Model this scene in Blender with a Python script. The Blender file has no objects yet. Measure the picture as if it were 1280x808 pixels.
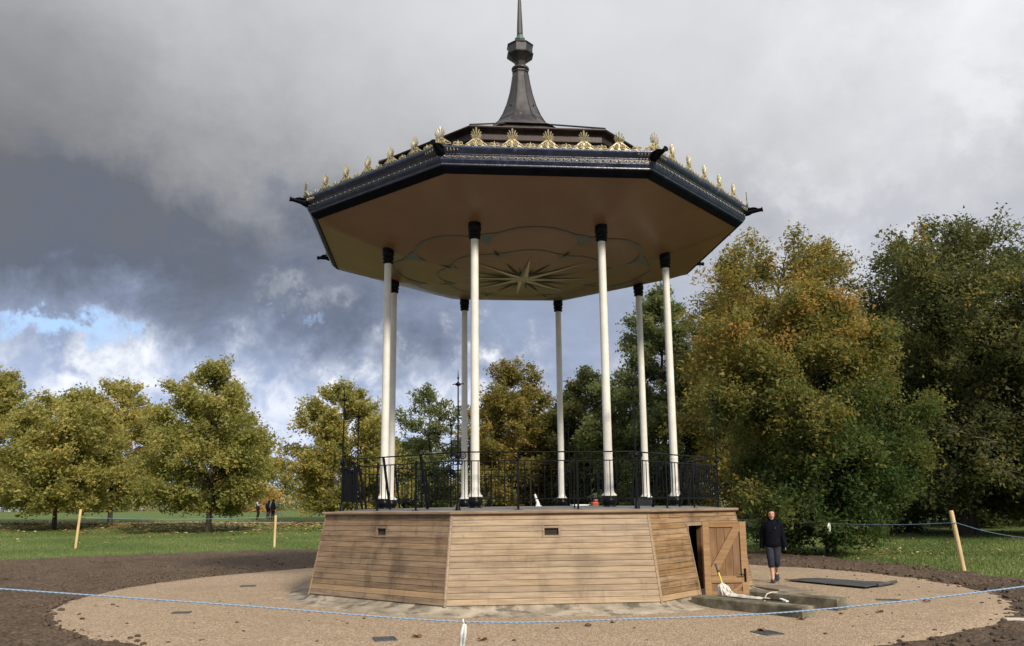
import bpy, bmesh, math, random
import numpy as np
from mathutils import Vector, Matrix, noise as mnoise
S = bpy.context.scene
C = S.collection
R_ = math.radians
PI = math.pi

# ------------------------------------------------------------------ camera
cam_d = bpy.data.cameras.new('camera')
cam = bpy.data.objects.new('camera', cam_d); C.objects.link(cam)
S.camera = cam
cam_d.sensor_width = 36; cam_d.sensor_fit = 'HORIZONTAL'
cam_d.lens = 1047.98 / 1280 * 36
cam_d.shift_y = 37.8 / 1280
cam_d.clip_start = 0.1; cam_d.clip_end = 20000
cam.location = (0, -17.675, 1.62)
cam.rotation_euler = (Matrix.Rotation(R_(0.824), 3, 'Z') @ Matrix.Rotation(R_(90 + 10.371), 3, 'X') @ Matrix.Rotation(R_(-0.572), 3, 'Z')).to_euler()
S.render.resolution_x = 1024; S.render.resolution_y = 646

# ------------------------------------------------------------------ world, sun, exposure
SUN_AZ = R_(149)       # compass-like: 0 = +Y, clockwise towards +X
SUN_EL = R_(33)
S.view_settings.view_transform = 'Standard'; S.view_settings.look = 'None'
S.view_settings.gamma = 1; S.view_settings.use_curve_mapping = False
S.view_settings.exposure = 0.38

class NT:
    """small helper to write node expressions"""
    def __init__(s, tree): s.t = tree; s.n = tree.nodes; s.l = tree.links
    def node(s, typ, ins=None, **kw):
        n = s.n.new(typ)
        for k, v in kw.items(): setattr(n, k, v)
        for k, v in (ins or {}).items(): s.put(n.inputs[k], v)
        return n
    def put(s, sock, v):
        if isinstance(v, bpy.types.NodeSocket): s.l.new(v, sock)
        elif v is not None:
            if isinstance(v, (tuple, list)) and len(v) == 3 and sock.type == 'RGBA': v = (*v, 1)
            sock.default_value = v
    def m(s, op, a, b=None, c=None, clamp=False):
        n = s.n.new('ShaderNodeMath'); n.operation = op; n.use_clamp = clamp
        s.put(n.inputs[0], a)
        if b is not None: s.put(n.inputs[1], b)
        if c is not None: s.put(n.inputs[2], c)
        return n.outputs[0]
    def mix(s, f, a, b, mode='MIX'):
        n = s.n.new('ShaderNodeMix'); n.data_type = 'RGBA'; n.blend_type = mode
        s.put(n.inputs['Factor'], f)
        s.put(n.inputs[6], a if not isinstance(a, tuple) else (*a[:3], 1))
        s.put(n.inputs[7], b if not isinstance(b, tuple) else (*b[:3], 1))
        return n.outputs[2]
    def noise(s, vec, scale, detail=4, rough=.55, dist=0, out='Fac'):
        n = s.node('ShaderNodeTexNoise', {'Vector': vec, 'Scale': scale, 'Detail': detail, 'Roughness': rough, 'Distortion': dist})
        return n.outputs[out]
    def ramp(s, fac, stops, interp='LINEAR'):
        n = s.n.new('ShaderNodeValToRGB'); s.put(n.inputs[0], fac)
        cr = n.color_ramp; cr.interpolation = interp
        while len(cr.elements) < len(stops): cr.elements.new(.5)
        for e, (p, c) in zip(cr.elements, stops):
            e.position = p; e.color = (*c, 1) if isinstance(c, tuple) else (c, c, c, 1)
        return n.outputs[0]
    def rng(s, v, a, b, c=0., d=1.):
        n = s.node('ShaderNodeMapRange', {'Value': v, 'From Min': a, 'From Max': b, 'To Min': c, 'To Max': d})
        n.interpolation_type = 'SMOOTHSTEP'
        return n.outputs[0]

W = bpy.data.worlds.new('World'); S.world = W; W.use_nodes = True
t = NT(W.node_tree); W.node_tree.nodes.clear()
gen = t.node('ShaderNodeTexCoord').outputs['Generated']
sky = t.node('ShaderNodeTexSky', sky_type='NISHITA', sun_disc=False, sun_elevation=SUN_EL, sun_rotation=SUN_AZ, altitude=30)
sep = t.node('ShaderNodeSeparateXYZ', {0: gen})
X, Y, Z = sep.outputs
az = t.m('MULTIPLY', t.m('ARCTAN2', X, Y), 180 / PI)
el = t.m('MULTIPLY', t.m('ARCSINE', Z), 180 / PI)
# cloud texture on a plane of cloud overhead: stretched towards the horizon
zc = t.m('ADD', t.m('MAXIMUM', Z, 0.0), 0.16)
pv = t.node('ShaderNodeCombineXYZ', {0: t.m('DIVIDE', X, zc), 1: t.m('DIVIDE', Y, zc), 2: 0.3}).outputs[0]
n1 = t.noise(pv, 1.25, 8, .62, .5)
n2 = t.noise(pv, 3.3, 8, .62, .3)
nbig = t.noise(pv, 0.55, 3, .5, .4)
azw = t.m('ADD', az, t.m('MULTIPLY', t.m('SUBTRACT', t.noise(gen, 7, 7, .62), .5), 30))
elw = t.m('ADD', el, t.m('MULTIPLY', t.m('SUBTRACT', t.noise(gen, 9.3, 7, .64, .2), .5), 15))
def blob(a, e, sa, se, amp=1.0):
    da = t.m('DIVIDE', t.m('SUBTRACT', azw, a), sa); de = t.m('DIVIDE', t.m('SUBTRACT', elw, e), se)
    q = t.m('ADD', t.m('MULTIPLY', da, da), t.m('MULTIPLY', de, de))
    return t.m('MULTIPLY', t.m('EXPONENT', t.m('MULTIPLY', q, -1)), amp)
# base brightness of the overcast by elevation, lighter high up
base = t.ramp(t.m('DIVIDE', el, 90), [(0, .60), (.06, .50), (.12, .36), (.20, .31), (.27, .39), (.36, .50), (.6, .56), (1, .56)])
v = t.m('ADD', base, t.m('MULTIPLY', t.m('SUBTRACT', n1, .5), .14))
v = t.m('ADD', v, t.m('MULTIPLY', t.m('SUBTRACT', n2, .5), .06))
for b in [(-24, 16.5, 19, 4.8, -.17), (-40, 26, 20, 10, -.19), (-13, 11.8, 9, 3.2, -.15), (26, 22, 17, 9, .16), (34, 31, 10, 6, .20),
          (27, 11.5, 9, 3.0, .14), (5, 9, 12, 3, -.10), (2, 30, 14, 8, .05)]:
    v = t.m('ADD', v, blob(*b))
wh = t.m('ADD', t.m('ADD', blob(-28, 9.0, 6.5, 2.4, .95), blob(-2.2, 10.6, 5, 1.1, .9)), t.m('ADD', blob(-9, 6.6, 7, 2.0, .6), blob(-15, 14.0, 4, .9, .22)))
wh = t.m('ADD', wh, t.m('ADD', t.m('ADD', blob(-1, 6, 16, 2.6, .55), blob(-20, 6.5, 6, 2.2, .5)), t.m('ADD', blob(18, 20, 6, 1.6, .22), blob(33, 23, 7, 3.0, .38))))
wh = t.m('ADD', wh, t.m('ADD', blob(29, 12.6, 8, 1.8, .5), blob(23, 15.6, 5, 1.3, .3)))
wh = t.m('MULTIPLY', wh, t.rng(t.noise(gen, 16, 6, .6, .4), .36, .62), clamp=True)
v = t.m('MAXIMUM', v, .13)
grey = t.node('ShaderNodeCombineColor', {0: v, 1: t.m('MULTIPLY', v, 1.01), 2: t.m('MULTIPLY', v, 1.05)}).outputs[0]
blu = t.node('ShaderNodeCombineColor', {0: t.m('MULTIPLY', v, .80), 1: t.m('MULTIPLY', v, .97), 2: t.m('MULTIPLY', v, 1.36)}).outputs[0]
bluef = t.m('MULTIPLY', t.rng(elw, 24, 12), t.rng(az, 18, 0, .22, 1), clamp=True)
col = t.mix(bluef, grey, blu)
col = t.mix(wh, col, (.80, .82, .86))
hole = t.m('ADD', blob(-31, 11.2, 5.5, .95, 1.15), t.m('ADD', blob(-16.5, 12.3, 2.0, .6, .5), blob(70, 40, 20, 10, .8)), clamp=True)
skyc = t.node('ShaderNodeVectorMath', {0: sky.outputs[0], 'Scale': 0.10}, operation='SCALE').outputs[0]
skyb = t.mix(.8, skyc, (.40, .58, .88))
col = t.mix(t.rng(hole, .15, 1.1), col, skyb)
lp = t.node('ShaderNodeBackground', {'Color': col, 'Strength': 1.0})
out = t.node('ShaderNodeOutputWorld'); t.l.new(lp.outputs[0], out.inputs[0])

sun_d = bpy.data.lights.new('sun', 'SUN'); sun = bpy.data.objects.new('sun', sun_d); C.objects.link(sun)
sun_d.energy = 3.3; sun_d.angle = R_(9); sun_d.color = (1, .90, .76)
sdir = Vector((math.sin(SUN_AZ) * math.cos(SUN_EL), math.cos(SUN_AZ) * math.cos(SUN_EL), math.sin(SUN_EL)))
sun.rotation_euler = sdir.to_track_quat('Z', 'Y').to_euler()

# ------------------------------------------------------------------ mesh helpers
class MB:
    def __init__(s): s.v = []; s.f = []; s.mi = []; s.cm = 0; s.sm = []
    def add(s, vs, fs, smooth=False):
        o = len(s.v); s.v += [tuple(v) for v in vs]
        for f in fs: s.f.append(tuple(i + o for i in f)); s.mi.append(s.cm); s.sm.append(smooth)
    def box(s, c, d, rz=0, M=None):
        x, y, z = (k / 2 for k in d)
        vs = [Vector((a * x, b * y, e * z)) for e in (-1, 1) for a, b in ((-1, -1), (1, -1), (1, 1), (-1, 1))]
        if M is None: M = Matrix.Translation(c) @ Matrix.Rotation(rz, 4, 'Z')
        vs = [M @ v for v in vs]
        s.add(vs, [(3, 2, 1, 0), (4, 5, 6, 7), (0, 1, 5, 4), (1, 2, 6, 5), (2, 3, 7, 6), (3, 0, 4, 7)])
    def bar(s, a, b, w, h=None, up=(0, 0, 1)):
        """rectangular bar from a to b"""
        a, b = Vector(a), Vector(b); h = h or w; d = b - a
        z = d.normalized(); u = Vector(up)
        if abs(z.dot(u)) > .95: u = Vector((1, 0, 0))
        x = z.cross(u).normalized(); y = x.cross(z)
        M = Matrix.Translation((a + b) / 2) @ Matrix((x, y, z)).transposed().to_4x4()
        s.box(None, (w, h, d.length), M=M)
    def loft(s, rings, closed=True, cap=True, smooth=True):
        n = len(rings[0]); vs = [p for r in rings for p in r]; fs = []
        for i in range(len(rings) - 1):
            for j in range(n if closed else n - 1):
                k = (j + 1) % n
                fs.append((i * n + j, i * n + k, (i + 1) * n + k, (i + 1) * n + j))
        s.add(vs, fs, smooth)
        if cap and closed:
            s.add(rings[0], [tuple(range(n))[::-1]], False); s.add(rings[-1], [tuple(range(n))], False)
    def tube(s, pts, r, n=8, cap=True, smooth=True, flat=1.0):
        pts = [Vector(p) for p in pts]
        if not isinstance(r, (list, tuple)): r = [r] * len(pts)
        rings = []; up = Vector((0, 0, 1)); prev = None
        for i, p in enumerate(pts):
            d = (pts[min(i + 1, len(pts) - 1)] - pts[max(i - 1, 0)]).normalized()
            if prev is None:
                u = up if abs(d.dot(up)) < .9 else Vector((1, 0, 0))
                x = d.cross(u).normalized()
            else: x = (prev - d * prev.dot(d)).normalized()
            prev = x; y = d.cross(x)
            rings.append([p + (x * math.cos(a) + y * math.sin(a) * flat) * r[i] for a in (2 * PI * k / n for k in range(n))])
        s.loft(rings, cap=cap, smooth=smooth)
    def lathe(s, prof, n=24, c=(0, 0), ph=0, smooth=True, cap=True):
        rings = [[Vector((c[0] + r * math.cos(ph + 2 * PI * k / n), c[1] + r * math.sin(ph + 2 * PI * k / n), z)) for k in range(n)] for r, z in prof]
        s.loft(rings, cap=cap, smooth=smooth)
    def ball(s, c, r, n=8, m=6):
        if not isinstance(r, (tuple, list)): r = (r, r, r)
        rings = []
        for i in range(m + 1):
            ph = -PI / 2 + PI * (i + .02) / (m + .04)
            rings.append([Vector((c[0] + r[0] * math.cos(ph) * math.cos(2 * PI * k / n), c[1] + r[1] * math.cos(ph) * math.sin(2 * PI * k / n), c[2] + r[2] * math.sin(ph))) for k in range(n)])
        s.loft(rings)
    def prism(s, poly, y0, y1):
        """polygon in x,z extruded along y"""
        n = len(poly)
        vs = [(x, y0, z) for x, z in poly] + [(x, y1, z) for x, z in poly]
        s.add(vs, [tuple(range(n)), tuple(range(2 * n - 1, n - 1, -1))] + [(j, j + n, (j + 1) % n + n, (j + 1) % n) for j in range(n)])
    def ring(s, c, R, r, axis='y', n=12, m=5, a0=0, a1=2 * PI):
        pts = []
        for k in range(n + 1):
            a = a0 + (a1 - a0) * k / n
            p = (math.cos(a) * R, 0, math.sin(a) * R) if axis == 'y' else ((0, math.cos(a) * R, math.sin(a) * R) if axis == 'x' else (math.cos(a) * R, math.sin(a) * R, 0))
            pts.append(Vector(c) + Vector(p))
        s.tube(pts, r, m, cap=False)
    def mesh(s, name, mats):
        me = bpy.data.meshes.new(name); me.from_pydata(s.v, [], s.f)
        for m in (mats if isinstance(mats, (list, tuple)) else [mats]): me.materials.append(m)
        me.polygons.foreach_set('material_index', s.mi); me.polygons.foreach_set('use_smooth', s.sm)
        me.update(); return me
    def build(s, name, mats, parent=None, **kw):
        return put(name, s.mesh(name, mats), parent, **kw)

def put(name, me, parent=None, loc=None, rz=None, M=None):
    o = bpy.data.objects.new(name, me); C.objects.link(o)
    if parent: o.parent = parent
    if M is not None: o.matrix_local = M
    if loc: o.location = loc
    if rz is not None: o.rotation_euler = (0, 0, rz)
    return o
def tag(o, label=None, cat=None, group=None, kind=None):
    if label: o['label'] = label
    if cat: o['category'] = cat
    if group: o['group'] = group
    if kind: o['kind'] = kind
    return o
def thing(name, label, cat, loc=(0, 0, 0), rz=0, group=None):
    o = bpy.data.objects.new(name, None); C.objects.link(o); o.location = loc; o.rotation_euler = (0, 0, rz)
    o.empty_display_size = .2
    return tag(o, label, cat, group)
def bevel(o, w=.004, seg=1):
    m = o.modifiers.new('bevel', 'BEVEL'); m.width = w; m.segments = seg; m.limit_method = 'ANGLE'; return o
TX = [0, 20, 40, 70, 110, 200, 6000]; TZ = [0, 0, .28, .9, 1.2, 1.55, 1.55]
def gz(x, y): return float(np.interp(math.hypot(x, y), TX, TZ))

# ------------------------------------------------------------------ materials
def mat(name, stops, scale=5, detail=5, rough=.7, bump=0, bscale=None, stretch=(1, 1, 1), metal=0, spec=.5, rand=0, dist=0,
        spots=None, wx=None, randtex=True, rrough=0, coat=0):
    m = bpy.data.materials.new(name); m.use_nodes = True
    t = NT(m.node_tree); b = m.node_tree.nodes['Principled BSDF']
    tc = t.node('ShaderNodeTexCoord').outputs['Object']
    vec = t.node('ShaderNodeMapping', {'Vector': tc, 'Scale': stretch}).outputs[0]
    oi = t.node('ShaderNodeObjectInfo').outputs['Random']
    if randtex:
        vec = t.node('ShaderNodeVectorMath', {0: vec, 1: t.node('ShaderNodeCombineXYZ', {0: t.m('MULTIPLY', oi, 37.), 1: t.m('MULTIPLY', oi, 11.), 2: t.m('MULTIPLY', oi, 5.)}).outputs[0]}, operation='ADD').outputs[0]
    n = t.noise(vec, scale, detail, .6, dist)
    c = t.ramp(t.rng(n, .25, .75) if len(stops) > 1 else n, stops) if len(stops) > 1 else stops[0][1]
    if spots:      # (scale, lo, hi, colour, amount)
        for sc, lo, hi, cc, am in spots:
            f = t.m('MULTIPLY', t.rng(t.noise(vec, sc, 6, .65), lo, hi), am)
            c = t.mix(f, c, cc)
    if wx:
        raw = t.node('ShaderNodeMapping', {'Vector': tc, 'Scale': (1, 1, .55)}).outputs[0]
        for sc, lo, hi, cc, am in wx:
            c = t.mix(t.m('MULTIPLY', t.rng(t.noise(raw, sc, 7, .66, .3), lo, hi), am), c, cc)
    if rand:
        hs = t.node('ShaderNodeHueSaturation', {'Color': c, 'Value': t.m('ADD', t.m('MULTIPLY', oi, rand * 2), 1 - rand), 'Saturation': t.m('ADD', t.m('MULTIPLY', t.m('FRACT', t.m('MULTIPLY', oi, 17.3)), rand), 1 - rand / 2)})
        c = hs.outputs[0]
    t.put(b.inputs['Base Color'], (*c, 1) if isinstance(c, tuple) else c)
    if rrough: t.put(b.inputs['Roughness'], t.rng(n, .3, .7, rough - rrough, rough + rrough))
    else: b.inputs['Roughness'].default_value = rough
    b.inputs['Metallic'].default_value = metal
    b.inputs['Specular IOR Level'].default_value = spec
    b.inputs['Coat Weight'].default_value = coat
    if bump:
        h = t.noise(vec, bscale or scale * 3, 5, .6, dist)
        bn = t.node('ShaderNodeBump', {'Height': h, 'Strength': 1.0, 'Distance': bump})
        t.l.new(bn.outputs[0], b.inputs['Normal'])
    return m

def wood(name, lo, hi, stain, stain_amt=.5, rand=.12, fine=1.0, rough=.8):
    """planks: long grain along local x"""
    return mat(name, [(0, lo), (.5, tuple((a + b) / 2 for a, b in zip(lo, hi))), (1, hi)], scale=9 * fine, detail=7, rough=rough, bump=.002, bscale=30, stretch=(.22, 1, 2.6),
               rand=rand, spots=[(1.6, .50, .74, stain, stain_amt), (9, .58, .78, tuple(k * .8 for k in stain), stain_amt * .7)], spec=.3,
               wx=[(1.7, .50, .68, tuple(k * .9 for k in stain), stain_amt * .75), (5.5, .56, .72, tuple(k * .7 for k in stain), stain_amt * .6)])
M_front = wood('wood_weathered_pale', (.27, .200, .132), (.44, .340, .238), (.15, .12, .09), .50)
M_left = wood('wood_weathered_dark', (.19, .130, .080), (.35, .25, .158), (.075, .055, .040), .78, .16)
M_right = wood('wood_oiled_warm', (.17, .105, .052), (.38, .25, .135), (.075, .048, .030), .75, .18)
M_new = wood('wood_new_golden', (.33, .225, .125), (.44, .305, .175), (.20, .135, .08), .45, .05)
M_door = wood('wood_oak_door', (.25, .145, .066), (.36, .225, .110), (.22, .12, .05), .35, .10)
M_panel = mat('wood_oak_panel', [(0, (.14, .072, .030)), (1, (.25, .14, .060))], 7, 6, .55, .001, 30, (2.2, 1, .35), rand=.1, spots=[(3, .5, .7, (.20, .10, .04), .7)])
M_jamb = wood('wood_jamb', (.16, .085, .045), (.26, .14, .07), (.09, .05, .03), .4)
M_sawn = mat('wood_stake', [(0, (.48, .34, .16)), (1, (.66, .50, .27))], 8, 5, .8, .002, 40, (1, 1, .2), rand=.1)
M_conc = mat('concrete_stained', [(0, (.19, .165, .125)), (.5, (.33, .285, .22)), (1, (.50, .44, .35))], 2.2, 8, .9, .004, 40, (1, 1, .35), spots=[(2.9, .50, .64, (.065, .058, .048), .72), (7, .60, .72, (.62, .58, .50), .45)], spec=.2, dist=.4)
M_beam = mat('concrete_mossy', [(0, (.090, .082, .058)), (.5, (.17, .155, .112)), (1, (.30, .275, .21))], 4, 8, .95, .006, 30, spots=[(2.2, .55, .7, (.05, .06, .03), .6), (11, .6, .75, (.40, .37, .30), .5)], spec=.2)
M_iron = mat('iron_black', [(0, (.003, .0035, .005)), (1, (.008, .009, .011))], 6, 4, .34, .001, 40, spec=.14)
M_navy = mat('paint_navy', [(0, (.010, .016, .040)), (.6, (.018, .030, .075)), (1, (.035, .055, .12))], 6, 6, .30, .004, 18, spots=[(4.5, .60, .74, (.30, .34, .42), .35), (24, .64, .76, (.25, .28, .34), .4)], spec=.6, coat=.2, dist=.6)
M_navydark = mat('paint_near_black', [(0, (.0025, .003, .006)), (1, (.005, .006, .012))], 5, 5, .55, .002, 20, spec=.06)
M_gold = mat('gold_leaf', [(0, (.18, .145, .07)), (.5, (.39, .33, .185)), (1, (.62, .57, .38))], 28, 5, .42, .002, 60, metal=.35, spec=.5, spots=[(14, .52, .70, (.11, .09, .05), .7)])
M_white = mat('paint_cream_white', [(0, (.66, .64, .575)), (1, (.78, .765, .71))], 3, 5, .38, .0008, 30, spec=.5, rrough=.08, spots=[(5, .60, .74, (.46, .42, .34), .35), (1.2, .55, .7, (.60, .58, .52), .5)])
M_ceil = mat('paint_ceiling_tan', [(0, (.160, .096, .051)), (1, (.205, .127, .069))], .8, 5, .34, .003, 2.2, spec=.45, spots=[(1.6, .56, .76, (.22, .14, .085), .35)])
M_teal = mat('paint_grey_teal', [(0, (.115, .140, .128)), (1, (.140, .168, .152))], 3, 4, .4, spec=.12)
M_cream = mat('paint_olive_cream', [(0, (.46, .42, .28)), (1, (.54, .49, .33))], 4, 4, .4, spec=.12)
M_creamd = mat('paint_olive', [(0, (.20, .195, .115)), (1, (.25, .24, .145))], 4, 4, .4, spec=.12)
M_black = mat('paint_black', [(0, (.010, .014, .012)), (1, (.018, .022, .02))], 4, 3, .4, spec=.12)
M_bronze = mat('copper_sheet_brown', [(0, (.018, .011, .010)), (.5, (.038, .025, .023)), (1, (.075, .054, .050))], 2.6, 7, .50, .003, 8, (1, 1, .5), metal=.35, spec=.5, rrough=.12, spots=[(9, .62, .75, (.20, .18, .17), .35)])
M_lead = mat('lead_sheet', [(0, (.028, .026, .029)), (.5, (.055, .051, .054)), (1, (.105, .098, .10))], 2.4, 8, .48, .004, 7, (1, 1, .35), metal=.3, spec=.5, rrough=.12, spots=[(15, .64, .74, (.45, .45, .43), .5), (3, .56, .7, (.05, .03, .03), .5)])
M_verd = mat('copper_verdigris', [(0, (.05, .075, .07)), (1, (.16, .25, .22))], 14, 5, .6, metal=.2)
M_seam = mat('seam_dark', [(0, (.02, .016, .016)), (1, (.045, .038, .036))], 12, 4, .5, metal=.2)
M_deck = mat('deck_felt_grey', [(0, (.15, .145, .14)), (1, (.24, .235, .225))], 3, 6, .85, .002, 60)
M_edge = wood('wood_edge_board', (.22, .155, .10), (.38, .28, .19), (.14, .09, .06), .4)
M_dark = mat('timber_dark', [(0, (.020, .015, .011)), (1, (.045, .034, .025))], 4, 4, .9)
M_plate = mat('metal_cover', [(0, (.06, .065, .07)), (1, (.13, .135, .14))], 20, 5, .6, .002, 60, metal=.3)
M_mat = mat('rubber_mat', [(0, (.035, .037, .042)), (1, (.075, .078, .085))], 2.5, 6, .75, .006, 8, rand=0, spots=[(5, .55, .75, (.13, .125, .12), .5)])
M_ply = mat('plywood', [(0, (.17, .14, .105)), (1, (.27, .225, .17))], 3, 6, .8, .001, 30, (1, .3, 1))
M_rope = None
def rope_material():
    m = bpy.data.materials.new('rope_blue'); m.use_nodes = True; t = NT(m.node_tree); b = m.node_tree.nodes['Principled BSDF']
    tc = t.node('ShaderNodeTexCoord').outputs['Object']
    w = t.node('ShaderNodeTexWave', {'Vector': tc, 'Scale': 14, 'Distortion': .6, 'Detail': 1}, wave_type='BANDS', bands_direction='DIAGONAL').outputs['Fac']
    c = t.mix(w, (.20, .32, .47), (.27, .39, .54)); t.put(b.inputs['Base Color'], c)
    bn = t.node('ShaderNodeBump', {'Height': w, 'Distance': .004}); t.l.new(bn.outputs[0], b.inputs['Normal'])
    b.inputs['Roughness'].default_value = .55
    return m
M_rope = rope_material()
M_tape = mat('tape_white', [(0, (.55, .62, .62)), (.6, (.78, .80, .76)), (1, (.78, .78, .35))], 9, 3, .5)
M_mop = mat('cotton_white', [(0, (.50, .47, .42)), (1, (.78, .76, .70))], 12, 5, .9, .004, 40)
M_yel = mat('plastic_yellow', [(0, (.62, .52, .06)), (1, (.72, .62, .10))], 5, 2, .4)
M_blk = mat('plastic_black', [(0, (.012, .012, .013)), (1, (.03, .03, .032))], 5, 2, .45)
M_red = mat('plastic_orange_red', [(0, (.26, .030, .015)), (1, (.36, .05, .02))], 5, 2, .4)
M_wht = mat('cloth_white', [(0, (.70, .71, .74)), (1, (.82, .83, .85))], 8, 3, .8)
M_skin = mat('skin', [(0, (.52, .27, .19)), (1, (.62, .36, .26))], 9, 3, .5)
M_jacket = mat('fleece_black', [(0, (.003, .0035, .008)), (1, (.008, .009, .015))], 14, 4, .95, .006, 9, spec=.1)
M_trous = mat('cotton_navy', [(0, (.010, .011, .024)), (1, (.024, .026, .048))], 10, 4, .9, .006, 9)
M_shoe = mat('shoe_dark', [(0, (.010, .014, .025)), (1, (.03, .035, .05))], 30, 3, .6)
M_hair = mat('hair_brown', [(0, (.010, .006, .005)), (1, (.032, .018, .013))], 40, 4, .75, .003, 60, spec=.15)

def ground_mat(name, kind):
    m = bpy.data.materials.new(name); m.use_nodes = True; t = NT(m.node_tree); b = m.node_tree.nodes['Principled BSDF']
    tc = t.node('ShaderNodeTexCoord').outputs['Object']
    b.inputs['Specular IOR Level'].default_value = .2; b.inputs['Roughness'].default_value = .95
    big = t.noise(tc, .35, 5, .6); mid = t.noise(tc, 2.2, 6, .6); fine = t.noise(tc, 22, 5, .65)
    if kind == 'gravel':
        vo = t.node('ShaderNodeTexVoronoi', {'Vector': tc, 'Scale': 62, 'Randomness': 1})
        vc = t.node('ShaderNodeSeparateColor', {0: vo.outputs['Color']}).outputs[0]
        c = t.ramp(vc, [(0, (.21, .145, .090)), (.25, (.34, .245, .16)), (.6, (.44, .33, .225)), (.85, (.52, .41, .295)), (1, (.66, .56, .43))])
        vo2 = t.node('ShaderNodeTexVoronoi', {'Vector': tc, 'Scale': 30, 'Randomness': 1})
        vc2 = t.node('ShaderNodeSeparateColor', {0: vo2.outputs['Color']}).outputs[1]
        c = t.mix(.5, c, t.mix(1.0, c, t.ramp(vc2, [(0, .72), (1, 1.28)]), 'MULTIPLY'))
        c = t.mix(t.m('MULTIPLY', t.rng(mid, .45, .75), .30), c, (.26, .19, .125))
        c = t.mix(t.m('MULTIPLY', t.rng(big, .50, .66), .35), c, (.30, .23, .16))
        h = t.m('ADD', vo.outputs['Distance'], t.m('MULTIPLY', mid, .3)); dist = .012
    elif kind == 'soil':
        c = t.ramp(t.rng(fine, .3, .7), [(0, (.060, .041, .029)), (.5, (.125, .090, .064)), (1, (.20, .150, .110))])
        c = t.mix(t.m('MULTIPLY', t.rng(mid, .48, .72), .55), c, (.205, .155, .115))
        c = t.mix(t.m('MULTIPLY', t.rng(big, .50, .68), .5), c, (.062, .046, .035))
        c = t.mix(t.m('MULTIPLY', t.rng(t.noise(tc, 60, 3, .6), .64, .74), .6), c, (.36, .31, .25))
        h = t.m('ADD', fine, t.m('MULTIPLY', mid, 1.2)); dist = .06
    elif kind == 'grass':
        c = t.ramp(t.rng(fine, .28, .72), [(0, (.075, .108, .032)), (.5, (.120, .168, .050)), (1, (.175, .225, .075))])
        c = t.mix(t.m('MULTIPLY', t.rng(mid, .45, .75), .35), c, (.11, .165, .045))
        c = t.mix(t.m('MULTIPLY', t.rng(big, .50, .70), .4), c, (.060, .115, .028))
        h = fine; dist = .05
    else:
        c = t.ramp(t.rng(fine, .3, .7), [(0, (.30, .27, .22)), (1, (.46, .42, .35))]); h = fine; dist = .01
    t.put(b.inputs['Base Color'], c)
    bn = t.node('ShaderNodeBump', {'Height': h, 'Distance': dist}); t.l.new(bn.outputs[0], b.inputs['Normal'])
    return m
M_gravel = ground_mat('gravel', 'gravel'); M_soil = ground_mat('soil', 'soil'); M_grass = ground_mat('grass', 'grass'); M_path = ground_mat('path', 'path')

def tint_mat(name, stops, trans=.55, rough=.6):
    stops = [(p, tuple(min(.8, k * (1.3 if name.startswith('leaves') and qi == 2 else 1) * ({'leaves_olive_gold': 2.1, 'leaves_distant': 1.7, 'leaves_gold_brown': 1.85, 'leaves_green_to_gold': 1.6, 'leaves_grey_green': 1.9}.get(name, 1.65) if name.startswith('leaves') else 1.1)) for qi, k in enumerate(c))) for p, c in stops]
    m = bpy.data.materials.new(name); m.use_nodes = True; t = NT(m.node_tree); m.node_tree.nodes.clear()
    a = t.node('ShaderNodeAttribute', attribute_name='tint').outputs['Fac']
    c = t.ramp(a, stops)
    d = t.node('ShaderNodeBsdfPrincipled', {'Base Color': c, 'Roughness': rough, 'Specular IOR Level': .3})
    tr = t.node('ShaderNodeBsdfTranslucent', {'Color': t.mix(.5, c, t.mix(1, c, (1.35, 1.22, .72), 'MULTIPLY'))})
    mx = t.node('ShaderNodeMixShader', {0: trans, 1: d.outputs[0], 2: tr.outputs[0]})
    o = t.node('ShaderNodeOutputMaterial'); t.l.new(mx.outputs[0], o.inputs[0]); return m

# ------------------------------------------------------------------ ground
def polar_sheet(name, radii, nseg, zf, m, kind='structure'):
    mb = MB(); rings = []
    for r in radii:
        rings.append([Vector((r * math.cos(2 * PI * k / nseg), r * math.sin(2 * PI * k / nseg), zf(r * math.cos(2 * PI * k / nseg), r * math.sin(2 * PI * k / nseg)))) for k in range(nseg)])
    mb.loft(rings, cap=False)
    mb.add(rings[0], [tuple(range(nseg))])
    return tag(mb.build(name, m), kind=kind)
polar_sheet('grass_ground', [2, 6, 10, 14, 20, 25, 30, 35, 40, 50, 60, 70, 90, 110, 150, 200, 400, 1200, 6000], 128, lambda x, y: gz(x, y) - .05, M_grass)

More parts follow.
